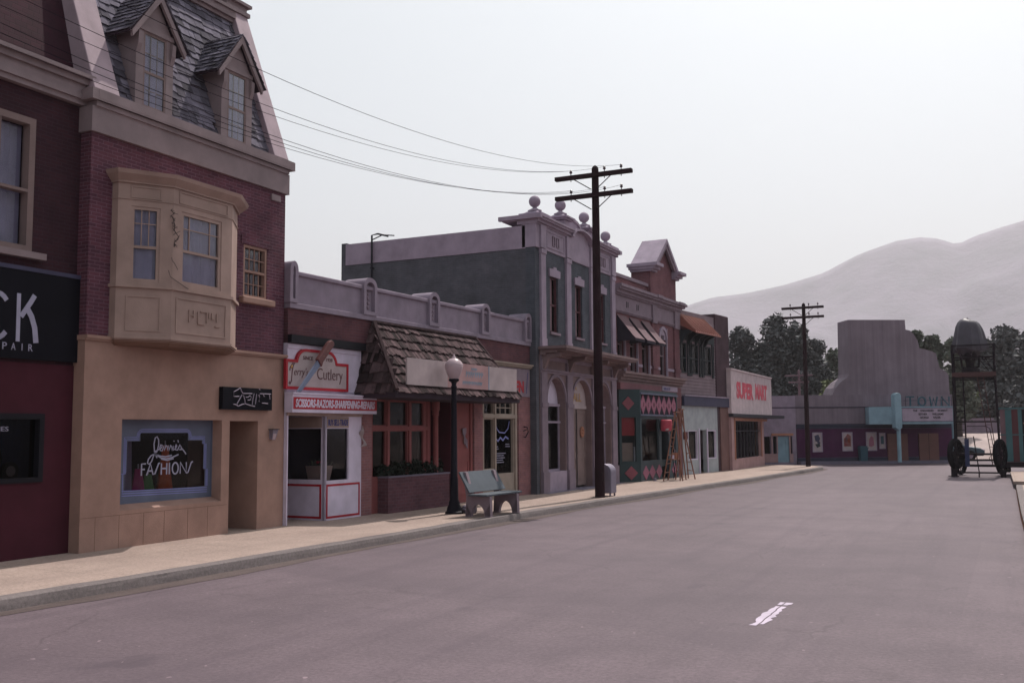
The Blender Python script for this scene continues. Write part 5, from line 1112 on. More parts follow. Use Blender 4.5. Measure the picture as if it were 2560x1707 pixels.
m = MB()
for z0, z1 in ((.63, 1.34), (1.92, 2.34)):
    for k in range(48):
        a = .31+k*.1204; m.face([(a, -.19+.02*math.sin(k*2.1), z0), (a+.1204, -.19+.02*math.sin((k+1)*2.1), z0), (a+.1204, -.19+.02*math.sin((k+1)*2.1), z1), (a, -.19+.02*math.sin(k*2.1), z1)])
m.build('half_curtain', 'curtain_aqua', w)
m = MB(); m.box(-.30, 9.0, -5, -4.8, -.1, 4.4); m.box(6.65, 6.85, -5, -.2, -.1, 2.66); m.box(8.8, 9.0, -4.8, -.2, 2.66, 4.5); m.box(-.30, -.1, -4.8, -.2, -.1, 4.4); m.build('side_wall', 'sm_pink', b7)
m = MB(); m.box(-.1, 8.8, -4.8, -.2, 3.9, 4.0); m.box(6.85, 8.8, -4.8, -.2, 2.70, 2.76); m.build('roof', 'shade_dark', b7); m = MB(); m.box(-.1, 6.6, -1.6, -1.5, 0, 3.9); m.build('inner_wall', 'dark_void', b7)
m = MB(); m.box(-.34, 9.02, -.2, .03, 2.66, 4.60); m.build('fascia', 'sm_white', b7); m = MB(); m.box(-.36, 9.06, -.25, .07, 4.60, 4.67); m.build('fascia_cap', 'sm_white', b7)
text('SUPER', 'paint_red', b7, 2.55, 3.74, 3.65, .78, .032, bold=.055); text('MART', 'paint_red', b7, 6.32, 3.80, 2.9, .78, .032, bold=.055)
m = MB(); pl = [(-.34, -.1, 2.50), (-.34, .10, 2.50), (3.0, .30, 2.50), (6.5, .55, 2.50), (8.8, .68, 2.50)] + [(8.9+.75*math.sin(R(a)), -.07+.75*math.cos(R(a)), 2.50) for a in range(10, 91, 10)] + [(9.65, -1.5, 2.50), (6.9, -1.5, 2.5), (6.9, -.1, 2.5)]
m.prism(pl, (0, 0, .15)); m.build('canopy', 'dark_trim', b7)

# ---------------------------------------------------------------- 8: theatre
FT = Frame(-10.0, 57.0, R(60))
th = FT.thing('movie_theatre', 'windowless grey movie theatre with a tall stepped tower, maroon base and turquoise marquee', 'theatre')
m = MB(); m.wall(-.02, 9.12, -.2, 3.14, -.4, 0, []); m.box(-.02, 9.12, -.4, -.10, 3.14, 3.84); 
m.build('wall', 'theatre_grey', th)
m = MB(); m.wall(-9, -.03, -.2, 3.80, -.4, .02, [(-1.88, -1.50, .6, 1.55), (-1.36, -1.17, .6, 1.55), (-1.10, -.45, .13, 1.55), (-.38, -.27, .6, 1.55)]); m.build('side_wing', 'theatre_light', th)
m = MB(); m.box(-9, 9.12, -6, -5.8, -.2, 3.8); m.box(8.95, 9.12, -6, -.4, -.2, 3.8); m.build('back_wall', 'theatre_grey', th); m = MB(); m.box(-9, 8.9, -5.8, -.4, 3.4, 3.5); m.build('roof', 'dark_void', th)
m = MB(); m.box(-1.45, 9.12, .0, .03, 3.12, 3.17); m.build('string_course', 'theatre_band', th)
tw = [(2.25, 3.8), (2.45, 4.25), (2.8, 4.6), (3.2, 4.85), (3.27, 5.05), (3.33, 8.11), (6.67, 8.11), (6.69, 7.55), (6.95, 7.50), (7.15, 7.30), (7.38, 6.90), (7.46, 6.48), (7.80, 6.42), (8.15, 6.32), (8.42, 6.20), (8.50, 5.75), (8.60, 5.35), (8.9, 5.2), (9.1, 4.97), (9.12, 3.8)]
m = MB(); m.prism([(s, -.35, z) for s, z in tw], (0, -1.5, 0)); m.build('tower', 'theatre_grey', th)
m = MB(); m.box(-.02, 9.1, 0, .05, .34, 1.98); m.build('maroon_cladding', 'theatre_maroon', th)
m = MB(); m.box(-.02, 9.1, 0, .06, 1.98, 2.22); m.box(-.02, 9.1, 0, .08, -.1, .34); m.build('dark_band', 'theatre_band', th)
m = MB()
for z in (1.97, 2.06, 2.14, .18, .26, .34): m.box(-.02, 9.1, .0, .085, z, z+.018)
m.build('band_line', 'theatre_line', th)
m = MB(); m.box(-.02, 9.1, .08, .55, -.1, .16); m.build('step', 'step_stone', th)
def poster(i, lab, a, b_, z0, z1, shapes):
    t = FT.thing('film_poster', lab, 'poster', (a+b_)/2, .05, z0, 'framed posters on the theatre wall'); w_ = (b_-a)/2; h = z1-z0
    m = MB(); m.wall(-w_, w_, 0, h, 0, .04, [(-w_+.06, w_-.06, .06, h-.06)]); m.build('frame', 'marquee_white', t)
    m = MB(); m.box(-w_+.06, w_-.06, 0, .02, .06, h-.06); m.build('sheet', 'off_white', t)
    for mat_, pts_ in shapes:
        m = MB(); m.prism([(x*w_, .02, z*h) for x, z in pts_], (0, .003, 0)); m.build('print', mat_, t)
poster(0, 'poster with dark blue shapes on white paper, leftmost on the maroon wall', .86, 1.43, .67, 1.76, [('bluefascia', [(-.6, .82), (.2, .9), (.55, .7), (.3, .5), (-.4, .55)]), ('green_trim', [(-.5, .4), (.4, .45), (.6, .3), (-.1, .22)]), ('bluefascia', [(-.2, .62), (.6, .50), (.5, .40), (0, .45)])])
poster(1, 'red and orange poster, middle of the three on the maroon wall', 2.56, 3.16, .71, 1.76, [('salmon', [(-.65, .25), (-.65, .65), (.1, .92), (.65, .8), (.65, .25)]), ('cloth_orange', [(0, .6), (.6, .75), (.6, .45), (.2, .4)]), ('teal_dark', [(-.5, .62), (-.1, .78), (.1, .55), (-.3, .45)]), ('red_paint', [(-.65, .25), (-.6, .45), (-.2, .4), (.1, .25)])])
poster(2, 'pale pink poster, right of the turquoise bin', 3.93, 4.54, .72, 1.76, [('diamond', [(-.5, .25), (-.4, .6), (0, .8), (.4, .7), (.5, .3), (0, .2)])])
poster(3, 'faint dark poster just left of the brown theatre doors', 4.69, 5.04, .82, 1.71, [('teal_dark', [(-.5, .3), (-.5, .8), (.5, .8), (.5, .3)])])
for a, b_ in ((5.15, 6.31), (6.96, 8.10)):
    m = MB(); m.box(a, b_, .05, .12, .16, 1.66); m.build('double_door', 'door_brown', th); m = MB(); m.box((a+b_)/2-.01, (a+b_)/2+.01, .12, .124, .16, 1.66); m.build('door_gap', 'dark_void', th)
# marquee
pk = (5.02, 2.25); e0 = (3.55, .05); e1 = (8.45, .05)
m = MB(); pl = [(3.95, .05), (3.75, 1.0), (4.95, 1.85), (8.1, 1.85), (8.30, .05)]
m.prism([(s, o, 2.18) for s, o in pl], (0, 0, .95)); mq = m.build('marquee', 'teal', th)
m = MB(); m.box(5.22, 8.06, 1.85, 1.87, 2.33, 3.04); m.build('letter_board', 'marquee_white', mq)
m = MB(); m.box(5.10, 8.12, 1.85, 1.90, 2.30, 2.33); m.box(5.10, 8.12, 1.85, 1.90, 3.04, 3.07); m.build('board_trim', 'theatre_line', mq)
for z, wl in ((2.90, (('THE', 5.95, .24), ('UNGUARDED', 6.62, .74), ('MOMENT', 7.50, .56))), (2.71, (('ESTHER', 6.38, .48), ('WILLIAMS', 7.22, .64))), (2.53, (('GEORGE', 6.45, .50), ('NADER', 7.16, .42)))):
    for s_, x, w_ in wl: text(s_, 'black_paint', mq, x, z, w_, .11, 1.871, bold=.03)
for i, c in enumerate('TOWN'):
    m = MB(); x = 5.62+i*.66; z0, z1 = 3.16, 3.66; w_ = .44; o_ = 1.55
    segs = {'T': [[(0, z1), (w_, z1)], [(w_/2, z1), (w_/2, z0)]], 'O': [arc(w_/2, (z0+z1)/2, w_*.46, .23, 0, 360, 16)], 'W': [[(0, z1), (w_*.25, z0), (w_*.5, z1-.1), (w_*.75, z0), (w_, z1)]], 'N': [[(0, z0), (0, z1), (w_, z0), (w_, z1)]]}[c]
    for sg in segs: m.ribbon([(x+a, b_) for a, b_ in sg], .075, o_, .06)
    m.build('marquee_letter', 'teal_dark', mq)
m = MB()
for x in (5.6, 6.3, 7.0, 7.7, 8.2): m.box(x, x+.02, 1.5, 1.52, 3.10, 3.70)
m.box(5.5, 8.2, 1.5, 1.52, 3.45, 3.47); m.build('letter_frame', 'theatre_band', mq)
m = MB(); m.prism([(4.74, 1.6, 1.98), (4.74, 1.6, 3.72), *[(4.93+.19*math.cos(R(a)), 1.6, 3.70+.17*math.sin(R(a))) for a in range(165, 0, -15)], (5.12, 1.6, 3.70), (5.12, 1.6, 1.98), (4.93, 1.6, 1.84)], (0, .45, 0)); m.build('pylon', 'teal', mq, bevel=.03)
m = MB(); m.lathe(5.0, 1.82, [(.105, .13), (.105, 2.0)], 14); m.build('post', 'teal', mq, True)
m = MB(); m.box(8.05, 8.20, 1.70, 1.84, .13, 2.2); m.build('post', 'teal', mq)
t = FT.thing('litter_bin', 'turquoise litter bin against the maroon wall between the posters', 'bin', 3.63, .30, .16)
m = MB(); m.hexa([(-.19, -.15, 0), (.19, -.15, 0), (.19, .15, 0), (-.19, .15, 0)], [(-.22, -.18, .70), (.22, -.18, .70), (.22, .18, .70), (-.22, .18, .70)]); m.build('body', 'teal_dark', t, bevel=.01)
m = MB(); m.box(-.24, .24, -.2, .2, .70, .76); m.box(-.2, .2, -.16, .16, .76, .83); m.build('lid', 'teal_dark', t)
# side wing shop front
m = MB(); m.box(-1.45, -.22, .02, .10, 1.60, 1.72); m.build('door_hood', 'sm_orange', th)
m = MB(); m.box(-1.10, -.45, -.12, -.06, .13, 1.55); m.wall(-1.10, -.45, .13, 1.55, -.06, -.03, [(-.93, -.62, .65, 1.38)]); m.build('teal_door', 'teal', th)
MB().boxes('pane', 'glass_dark', th, [(-1.9, -1.15, -.2, -.15, .6, 1.56), (-.4, -.25, -.2, -.15, .6, 1.56)])
m = MB(); m.box(-2.0, -1.12, .02, .05, .13, .60); m.box(-.44, -.24, .02, .05, .13, .60); m.box(-1.46, -1.40, .02, .05, .6, 1.6); m.box(-1.16, -1.10, .02, .05, .6, 1.6); m.box(-.45, -.38, .02, .05, .6, 1.6); m.build('shop_trim', 'sm_pink', th)
# ================================================================ street furniture
def upole(name, label, x, y, z0, H, r0, arms, wood='pole_wood', group='utility poles with double crossarms', lean=(0, 0)):
    t = thing(name, label, 'utility pole', (x, y, z0), 0, group)
    m = MB(); m.T = lambda p: (p[1], p[0], p[2])       # here (x, y, z)
    m.tube([(0, 0, 0), (lean[0]*.5, lean[1]*.5, H*.5), (lean[0], lean[1], H-.06)], r0, 14, r0*.72); m.lathe(lean[0], lean[1], [(r0*.72, H-.07), (r0*.60, H-.01), (.02, H+.04)], 14); m.build('pole', wood, t, True)
    for az, half, off in arms:
        m = MB(); m.T = lambda p: (p[1], p[0], p[2]); m.box(off-half, off+half, -r0-.10, -r0*.6, az-.055, az+.055); a = m.build('crossarm', wood, t, bevel=.008)
        m = MB(); m.T = lambda p: (p[1], p[0], p[2])
        for s in (-1, 1): m.tube([(lean[0]+s*r0*.6, -r0*.8, az-.38), (off+s*half*.52, -r0-.11, az-.05)], .014, 5)
        m.build('brace', wood, t)
        for s in (-.58, .30, .73):
            m = MB(); m.T = lambda p: (p[1], p[0], p[2]); xx = off+s*half; yy = -r0-.04
            m.lathe(xx, yy, [(.013, az-.12), (.013, az+.055), (.012, az+.11), (.035, az+.12), (.045, az+.15), (.028, az+.16), (.038, az+.19), (.012, az+.215)], 10)
            m.build('insulator', 'insulator', t, True)
    return t
upole('utility_pole', 'dark wooden utility pole with double crossarms on the kerb before the green building', -9.70, 25.45, .12, 9.10, .135, [(8.83, 1.13, .0), (8.27, 1.13, .0)])
upole('utility_pole', 'farther brown utility pole with double crossarms at the end of the pavement before the theatre', -8.32, 50.3, .13, 7.98, .12, [(7.77, 1.01, .0), (7.30, 1.01, .0)], lean=(.03, 0))
upole('utility_pole', 'distant utility pole with pale crossarms in front of the dark trees', -12.35, 72, 0, 6.1, .11, [(5.72, .95, .0), (5.25, .7, .0)], wood='wagon_brown')
for i, (x, zt, low, lab) in enumerate(((-10.355, 9.02, 6.95, 'upper power line on the facade side'), (-9.36, 9.02, 6.62, 'upper power line in the middle'), (-8.875, 9.02, 6.86, 'upper power line on the street side, highest of all'), (-10.355, 8.46, 6.48, 'lower power line on the facade side'), (-9.36, 8.46, 6.14, 'lower power line in the middle'), (-8.875, 8.46, 6.0, 'lower power line on the street side'))):
    y1, y0 = 25.27, -7.3; ym = (y0+y1)/2; h = (y1-y0)/2; z1 = zt+.12
    pts_ = [(x, y0+(y1-y0)*k/48, low+(z1-low)*((y0+(y1-y0)*k/48-ym)/h)**2) for k in range(49)]
    m = MB(); m.T = lambda p: (p[1], p[0], p[2]); m.tube(pts_, .0042, 5)
    tag(m.build('power_line', 'wire'), lab+' sagging from the near utility pole', 'power line', 'power lines hanging from the near pole')
# street lamp
t = thing('street_lamp', 'black iron street lamp with an acorn shaped globe between the planter and the bench', 'street lamp', (-10.74, 19.25, .14), 0)
m = MB(); m.lathe(0, 0, [(.20, 0), (.20, .04), (.165, .06), (.16, .12), (.12, .20), (.125, .24), (.095, .30), (.085, .75), (.075, .80), (.07, 1.4), (.058, 2.74), (.07, 2.76), (.05, 2.80), (.06, 2.86), (.115, 2.90), (.12, 2.93), (.09, 2.95)], 18); m.build('post', 'iron_black', t, True)
m = MB(); m.lathe(0, 0, [(.10, 2.94), (.15, 3.04), (.195, 3.17), (.205, 3.23), (.195, 3.25)], 22); m.build('globe', 'globe', t, True)
m = MB(); m.lathe(0, 0, [(.205, 3.25), (.20, 3.27), (.15, 3.34), (.09, 3.385), (.05, 3.40), (.045, 3.42), (.028, 3.44), (.012, 3.50)], 22); m.build('cap', 'globe', t, True)
t = thing('trash_bag', 'small crumpled shiny bag lying at the foot of the street lamp', 'bag', (-10.52, 19.42, .14), 0)
m = MB(); rr = random.Random(6); n = 8
for (cx, cy, r_) in ((0, 0, .12), (.12, .08, .09)):
    rings = [[m.P(cy+r_*(1+rr.uniform(-.2, .2))*math.sin(math.pi*j/n)*math.sin(2*math.pi*k/10), cx+r_*(1+rr.uniform(-.2, .2))*math.sin(math.pi*j/n)*math.cos(2*math.pi*k/10), max(0, .09-.1*math.cos(math.pi*j/n))) for k in range(10)] for j in range(1, n)]
    for a, b_ in zip(rings, rings[1:]):
        for k in range(10): m.f.append([a[k], a[(k+1)%10], b_[(k+1)%10], b_[k]])
    m.f.append(rings[0][::-1]); m.f.append(rings[-1])
m.build('bag', 'steel_grey', t)
# bench
t = thing('bench', 'park bench with green boards and arched concrete legs on the edge of the pavement', 'bench', (-9.84, 19.36, .135), R(-2.0))
def end(y):
    m = MB(); m.T = lambda p: (p[1], p[0], p[2])
    out = [(.30, 0), (.28, .42), (.26, .46), (-.06, .43), (-.22, .96), (-.30, .96), (-.34, .90), (-.28, .45), (-.31, 0), (-.17, 0), *[(-.005+.165*math.cos(R(a)), .0+.26*math.sin(R(a))) for a in range(170, 9, -20)], (.16, 0)]
    # star-shaped triangulation: split into simple pieces
    arch = [(-.17, 0)] + [(-.005+.165*math.cos(R(a)), .26*math.sin(R(a))) for a in range(170, 9, -16)] + [(.16, 0)]
    topz = .40
    def q(pts_): m.prism([(a, y, b_) for a, b_ in pts_], (0, .10, 0))
    q([(-.31, 0), (-.17, 0), (-.17, .06), (-.29, .3)]); q([(.16, 0), (.30, 0), (.29, .3), (.16, .06)])
    for (a0, z0), (a1, z1) in zip(arch[1:-1], arch[2:-1]): q([(a0, z0), (a1, z1), (a1*1.72+.003, topz), (a0*1.72+.003, topz)])
    q([(-.29, .02), (arch[1][0], arch[1][1]), (-.281, topz), (-.285, topz)]); q([(arch[-2][0], arch[-2][1]), (.29, .02), (.285, topz), (.28, topz)])
    q([(-.285, topz), (.285, topz), (.27, .435), (-.29, .435)]); q([(-.29, .435), (-.14, .435), (-.30, .93), (-.37, .93), (-.37, .88)])
    return m.build('concrete_end', 'concrete', t)
end(-.66); end(.56)
m = MB(); m.T = lambda p: (p[1], p[0], p[2])
m.box(-.16, .05, -.80, .80, .435, .475); m.box(.058, .29, -.80, .80, .435, .475); m.build('seat', 'bench_green', t, bevel=.008)
m = MB(); m.T = lambda p: (p[1], p[0], p[2])
for z0, z1 in ((.50, .93),):
    f_ = lambda z: -.115-.30*(z-.435)/.5*.98
    m.prism([(f_(z0), -.80, z0), (f_(z0)+.035, -.80, z0+.01), (f_(z1)+.035, -.80, z1+.01), (f_(z1), -.80, z1)], (0, 1.60, 0))
m.build('backrest', 'bench_green', t, bevel=.006)
# mailbox behind the pole
t = thing('mailbox', 'pale grey mailbox with a rounded top half hidden behind the near utility pole', 'mailbox', (-9.74, 26.05, .135), 0)
m = MB(); m.T = lambda p: (p[1], p[0], p[2]); m.prism([(-.22, -.20, .08), (.22, -.20, .08), (.22, -.20, .66)] + [(.22*math.cos(R(a)), -.20, .66+.22*math.sin(R(a))) for a in range(15, 180, 15)] + [(-.22, -.20, .66)], (0, .42, 0)); m.build('body', 'steel_grey', t, bevel=.02)
m = MB(); m.T = lambda p: (p[1], p[0], p[2])
for a in (-.19, .15):
    for b_ in (-.18, .16): m.box(a, a+.04, b_, b_+.04, 0, .1)
m.build_each('foot', 'steel_grey', t); m = MB(); m.T = lambda p: (p[1], p[0], p[2]); m.box(-.15, .15, -.215, -.2, .60, .74); m.build('slot_flap', 'steel_grey', t)

# ---------------------------------------------------------------- light tower on wheels
W = lambda p: (p[1], p[0], p[2])
t = thing('light_tower', 'tall rusty scaffold tower on big rubber wheels standing in the road on the right', 'scaffold tower', (-.70, 44.6, 0), 0)
RX, RY = .78, .80
def tub(pts_, r=.022, name=None, mat='rig_steel', par=None, n=6):
    m = MB(W); m.tube(pts_, r, n)
    return m.build(name, mat, par or t) if name else m
for sx in (-1, 1):
    for sy in (-1, 1):
        tub([(sx*(RX+.03), sy*RY, .35), (sx*RX*.97, sy*RY*.9, 4.1), (sx*RX*.97, sy*RY*.9, 5.28)], .048, 'upright')
m = MB(W)
for z in (.42, 2.18, 3.92):
    k = .97 if z > 1 else 1
    for sy in (-1, 1): m.tube([(-RX*k, sy*RY*.93, z), (RX*k, sy*RY*.93, z)], .028, 6)
    for sx in (-1, 1): m.tube([(sx*RX*k, -RY*.93, z), (sx*RX*k, RY*.93, z)], .028, 6)
m.build_each('cross_bar', 'rig_steel', t)
m = MB(W)
for z in (4.75, 5.24):
    for sy in (-1, 1): m.tube([(-RX*.97, sy*RY*.9, z), (RX*.97, sy*RY*.9, z)], .028, 5)
    for sx in (-1, 1): m.tube([(sx*RX*.97, -RY*.9, z), (sx*RX*.97, RY*.9, z)], .028, 5)
m.tube([(.74, -.7, 4.2), (.30, -.7, 4.75)], .018, 5); m.tube([(.74, .7, 4.2), (.40, .3, 4.85)], .018, 5); m.tube([(.1, -.6, 4.85), (.55, -.6, 4.2)], .015, 5)
m.build('guard_rail', 'rig_steel', t)
m = MB(W); m.box(-RX*1.02, RX*1.02, -RY, RY, 4.03, 4.09); m.box(-RX*1.03, RX*1.03, -RY*1.02, -RY*.97, 3.98, 4.15); m.box(-RX*1.03, RX*1.03, RY*.97, RY*1.02, 3.98, 4.15); m.build('platform', 'rig_rust', t)
m = MB(W)            # ladder welded on the left side
for x, y in ((-RX*.97, -.70), (-.40, -.70)): m.tube([(x, y, .4), (x, y, 4.0)], .028, 6)
for k in range(14): m.tube([(-RX*.97, -.70, .6+k*.25), (-.40, -.70, .6+k*.25)], .013, 5)
m.build('ladder', 'rig_steel', t)
m = MB(W)            # leaning ladder on the right
for d in (0, .22): m.tube([(.12+d, -.9, 3.95), (.52+d*.9, -.95, .5)], .016, 5)
for k in range(11): q = k/11; m.tube([(.12+.40*q, -.9, 3.8-3.2*q), (.34+.38*q, -.9, 3.8-3.2*q)], .010, 4)
m.build('leaning_ladder', 'rig_rust', t)
def wheel(x, y, z, r, w_, lab=None):
    m = MB(W); n = 28; prof = []
    Rr = [(r-.10, -w_/2), (r-.03, -w_/2), (r, -w_/4), (r, w_/4), (r-.03, w_/2), (r-.10, w_/2)]
    wc, ws = math.cos(R(20)), math.sin(R(20))       # turned on the steering, so the tread faces half sideways
    rot = lambda h, q: (x+h*wc+q*ws, y-h*ws+q*wc)
    rings = [[m.P(*rot(h, q*math.cos(2*math.pi*k/n)), z+q*math.sin(2*math.pi*k/n)) for k in range(n)] for q, h in Rr]
    for a, b_ in zip(rings, rings[1:]+rings[:1]):
        for k in range(n): m.f.append([a[k], a[(k+1)%n], b_[(k+1)%n], b_[k]])
    wh = m.build('wheel', 'rubber', t, True)
    m = MB(W)
    for k in range(8): a = math.pi*k/8; m.tube([(*rot(0, -(r-.09)*math.cos(a)), z-(r-.09)*math.sin(a)), (*rot(0, (r-.09)*math.cos(a)), z+(r-.09)*math.sin(a))], .014, 4)
    m.tube([(*rot(-.09, 0), z), (*rot(.09, 0), z)], .08, 10); m.build('spokes', 'rig_steel', wh)
wheel(-.80, -.75, .90, .62, .20); wheel(.80, -.75, .90, .60, .16); wheel(-.70, .85, .62, .61, .16); wheel(.86, .85, .62, .61, .14)
m = MB(W); m.tube([(-.80, -.75, .90), (.80, -.75, .90)], .04, 8); m.tube([(-.80, .85, .62), (.86, .85, .62)], .04, 8); m.build_each('axle', 'rig_steel', t)
m = MB(W); m.box(-.95, .95, -.9, -.82, .14, .20); m.box(-.99, -.76, -.98, -.74, 0, .36); m.box(.78, .98, -.98, -.74, 0, .30); m.box(-1.1, -.7, -1.0, -.9, .02, .05); m.build('jack_base', 'rig_steel', t)
m = MB(W); m.tube([(.03, -1.0, .15), (-.12, -.95, 1.6)], .022, 5); m.tube([(.03, -1.0, .15), (.03, -1.2, .02)], .03, 5); m.tube([(-.35, -.95, 2.0), (.35, -.95, 2.0), (.48, -.95, 1.9), (.6, -.95, 1.0)], .014, 5); m.tube([(.55, -.9, .9), (.4, -1.0, .75), (.5, -1.05, .6), (.7, -1.0, .55), (.75, -.9, .8)], .012, 5); m.build('tow_bar', 'rig_steel', t)
m = MB(W); m.box(-.46, -.30, -.8, -.6, .40, 1.5); m.build('control_box', 'drape_navy', t)
# tarpaulin covered lamp on top
t2 = thing('covered_arc_lamp', 'large lamp wrapped in a dark grey tarpaulin on top of the scaffold tower', 'lamp', (-.82, 44.5, 4.09), 0)
m = MB(W); rr = random.Random(14); N = 36; rings = []
prof = [(.0, 2.27, 0), (.18, 2.26, 0), (.31, 2.20, .01), (.40, 2.10, .02), (.48, 1.92, .03), (.53, 1.70, .04), (.575, 1.45, .05), (.61, 1.20, .06), (.66, 1.02, .07), (.63, .96, .08), (.42, .92, .08), (.30, .70, .06), (.26, .60, .05)]
for r_, z, wv in prof:
    rings.append([m.P(r_*(1+wv*1.6*math.sin(8*a+.6*z)+wv*.8*math.sin(13*a+1))*math.cos(a), r_*.85*(1+wv*1.6*math.sin(8*a+.6*z)+wv*.8*math.sin(13*a+1))*math.sin(a), z + (.07*math.sin(3*a+1) if .94 < z < 1.2 else 0) - (.05*math.cos(a+.4) if z > 1.9 else 0) + wv*.3*math.sin(5*a)) for a in [2*math.pi*k/N for k in range(N)]])
for a, b_ in zip(rings, rings[1:]):
    for k in range(N): m.f.append([a[k], a[(k+1)%N], b_[(k+1)%N], b_[k]])
m.build('tarpaulin', 'tarp', t2, True)
m = MB(W); m.lathe(0, 0, [(.30, .95), (.34, .80), (.30, .66), (.20, .58), (.16, .45), (.16, .30), (.34, .22), (.36, .0)], 16)
m.T = W; m.tube([(-.35, 0, .75), (-.30, 0, .3), (0, 0, .22)], .05, 6); m.tube([(.35, 0, .75), (.30, 0, .3), (0, 0, .22)], .05, 6); m.build('lamp_stand', 'rig_steel', t2, True)
# equipment wagon at the right edge
t = thing('equipment_wagon', 'tall equipment wagon with brown, teal and dark red panels at the right edge', 'wagon', (.15, 44.9, .13), 0)
m = MB(W); m.box(.02, 2.2, .0, 2.2, .42, 2.54); m.build('body', 'wagon_brown', t)
for nm, a, b_, mt in (('teal_panel', .20, .43, 'wagon_teal'), ('red_panel', .43, .66, 'wagon_red'), ('teal_panel', .66, .80, 'wagon_teal'), ('dark_opening', .80, 2.1, 'dark_void')):
    m = MB(W); m.box(a, b_, -.02, .0, .45, 2.52); m.build(nm, mt, t)
m = MB(W); m.box(-.04, 2.25, -.05, 2.25, 2.54, 2.60); m.box(-.02, 2.2, -.035, -.02, 1.50, 1.54); m.build('trim', 'wagon_teal', t)
m = MB(W); m.box(.0, 2.2, -.1, 2.1, .22, .42); m.build('chassis', 'rig_steel', t)
for x in (.25, 1.9):
    m = MB(W); m.tube([(x-.07, .4, .24), (x+.07, .4, .24)], .24, 18); m.build('wheel', 'rubber', t)
m = MB(W); m.tube([(.85, -.06, 2.0), (.95, -.08, 1.8), (1.1, -.06, 1.9)], .015, 5); m.build('cable', 'sm_orange', t)
t = thing('concrete_slab', 'pale concrete slab lying on the right pavement in front of the wagon', 'slab', (.50, 35.6, .135), 0)
m = MB(W); m.box(-.08, 1.3, 0, 8.0, 0, .10); m.build('slab', 'pavement', t, bevel=.015)
# parked car beyond the tower
t = thing('parked_car', 'dark teal car parked on the sunlit ground beyond the tower', 'car', (-2.9, 66.2, 0), R(4))
m = MB(W)
side = [(-2.1, .30), (-2.15, .62), (-1.9, .78), (-1.15, .84), (-.70, 1.24), (.55, 1.26), (1.15, .88), (1.95, .76), (2.2, .58), (2.15, .30)]
low = [(x, -.82, z) for x, z in side]; m.prism(low, (0, 1.64, 0)); m.build('body', 'car_paint', t, bevel=.06)
m = MB(W); m.prism([(-.98, -.83, .86), (-.66, -.83, 1.17), (.50, -.83, 1.19), (.95, -.83, .89)], (0, .012, 0)); m.prism([(1.17, -.7, .90), (.60, -.7, 1.235), (.60, .7, 1.235), (1.17, .7, .90)], (.03, 0, .02)); m.build('windows', 'glass_dark', t)
for x in (-1.35, 1.4):
    for y in (-.80, .68):
        m = MB(W); m.tube([(x, y-.06, .30), (x, y+.12, .30)], .31, 20); wl = m.build('wheel', 'rubber', t); m = MB(W); m.tube([(x, y-.075, .30), (x, y+.125, .30)], .16, 16); m.build('hubcap', 'chrome', wl)
m = MB(W); m.box(2.16, 2.26, -.80, .80, .36, .46); m.box(-2.24, -2.12, -.80, .80, .36, .46); m.build_each('bumper', 'chrome', t)
for y in (-.62, .62): m = MB(W); m.tube([(2.10, y, .62), (2.2, y, .62)], .09, 12); m.build('headlight', 'globe', t)
# low wall behind the bank
t = thing('retaining_wall', 'long low grey wall along the top of the sunlit bank behind the tower', 'wall', (2, 84.2, 1.1), 0)
m = MB(W); m.box(-9, 26, 0, .4, 0, 1.5); m.build('wall', 'theatre_light', t); m = MB(W); m.box(-9, 26, -.05, .45, 1.5, 1.6); m.build('coping', 'theatre_light', t)

# ================================================================ trees
def tree(label, x, y, top, bot, rx, ry, mat, seed, n=2600, leaf=.17, clumps=16, group='trees behind the theatre', z0=0, name='broadleaf_tree'):
    r = random.Random(seed); t = thing(name, label, 'tree', (x, y, z0), 0, group)
    hgt = top-z0; m = MB(W); m.tube([(0, 0, 0), (r.uniform(-.2, .2), 0, hgt*.35), (r.uniform(-.3, .3), 0, hgt*.75)], .24, 8, .07)
    limbs = []
    for k in range(7):
        a = r.uniform(0, 6.28); z = hgt*r.uniform(.22, .6); e = (math.cos(a)*rx*.7, math.sin(a)*ry*.7, z+hgt*r.uniform(.1, .28)); m.tube([(0, 0, z), (e[0]*.5, e[1]*.5, z+.6*(e[2]-z)), e], .09, 5, .025)
    m.build('trunk', 'bark', t)
    m = MB(W); cz0, cz1 = bot-z0, top-z0
    for k in range(clumps):
        q = (k+.5)/clumps; zc = cz0 + (cz1-cz0)*q; wd = math.sin(math.pi*min(1, .15+.85*q)**1.0)**.6*(1-.35*q)
        a = r.uniform(0, 6.28); d = r.uniform(.25, .85)*wd
        c = Vector((math.cos(a)*rx*d, math.sin(a)*ry*d, min(zc, cz1-.45))); cr = r.uniform(.62, .88)*min(rx, 1.9)*(1.1-.42*q)
        for _ in range(n//clumps):
            v = Vector((r.gauss(0, 1), r.gauss(0, 1), r.gauss(0, 1))).normalized()*(r.uniform(.15, 1)**.45)*cr*r.uniform(.85, 1.12)
            p = c+Vector((v.x, v.y, v.z*.8)); u = Vector((r.gauss(0, 1), r.gauss(0, 1), r.gauss(0, .6))).normalized(); w_ = u.cross(Vector((r.gauss(0, 1), r.gauss(0, 1), r.gauss(0, 1)))).normalized(); s = leaf*r.uniform(.6, 1.35)
            m.face([tuple(p-u*s), tuple(p+w_*s*.55), tuple(p+u*s), tuple(p-w_*s*.55)])
    m.build('crown', mat, t)
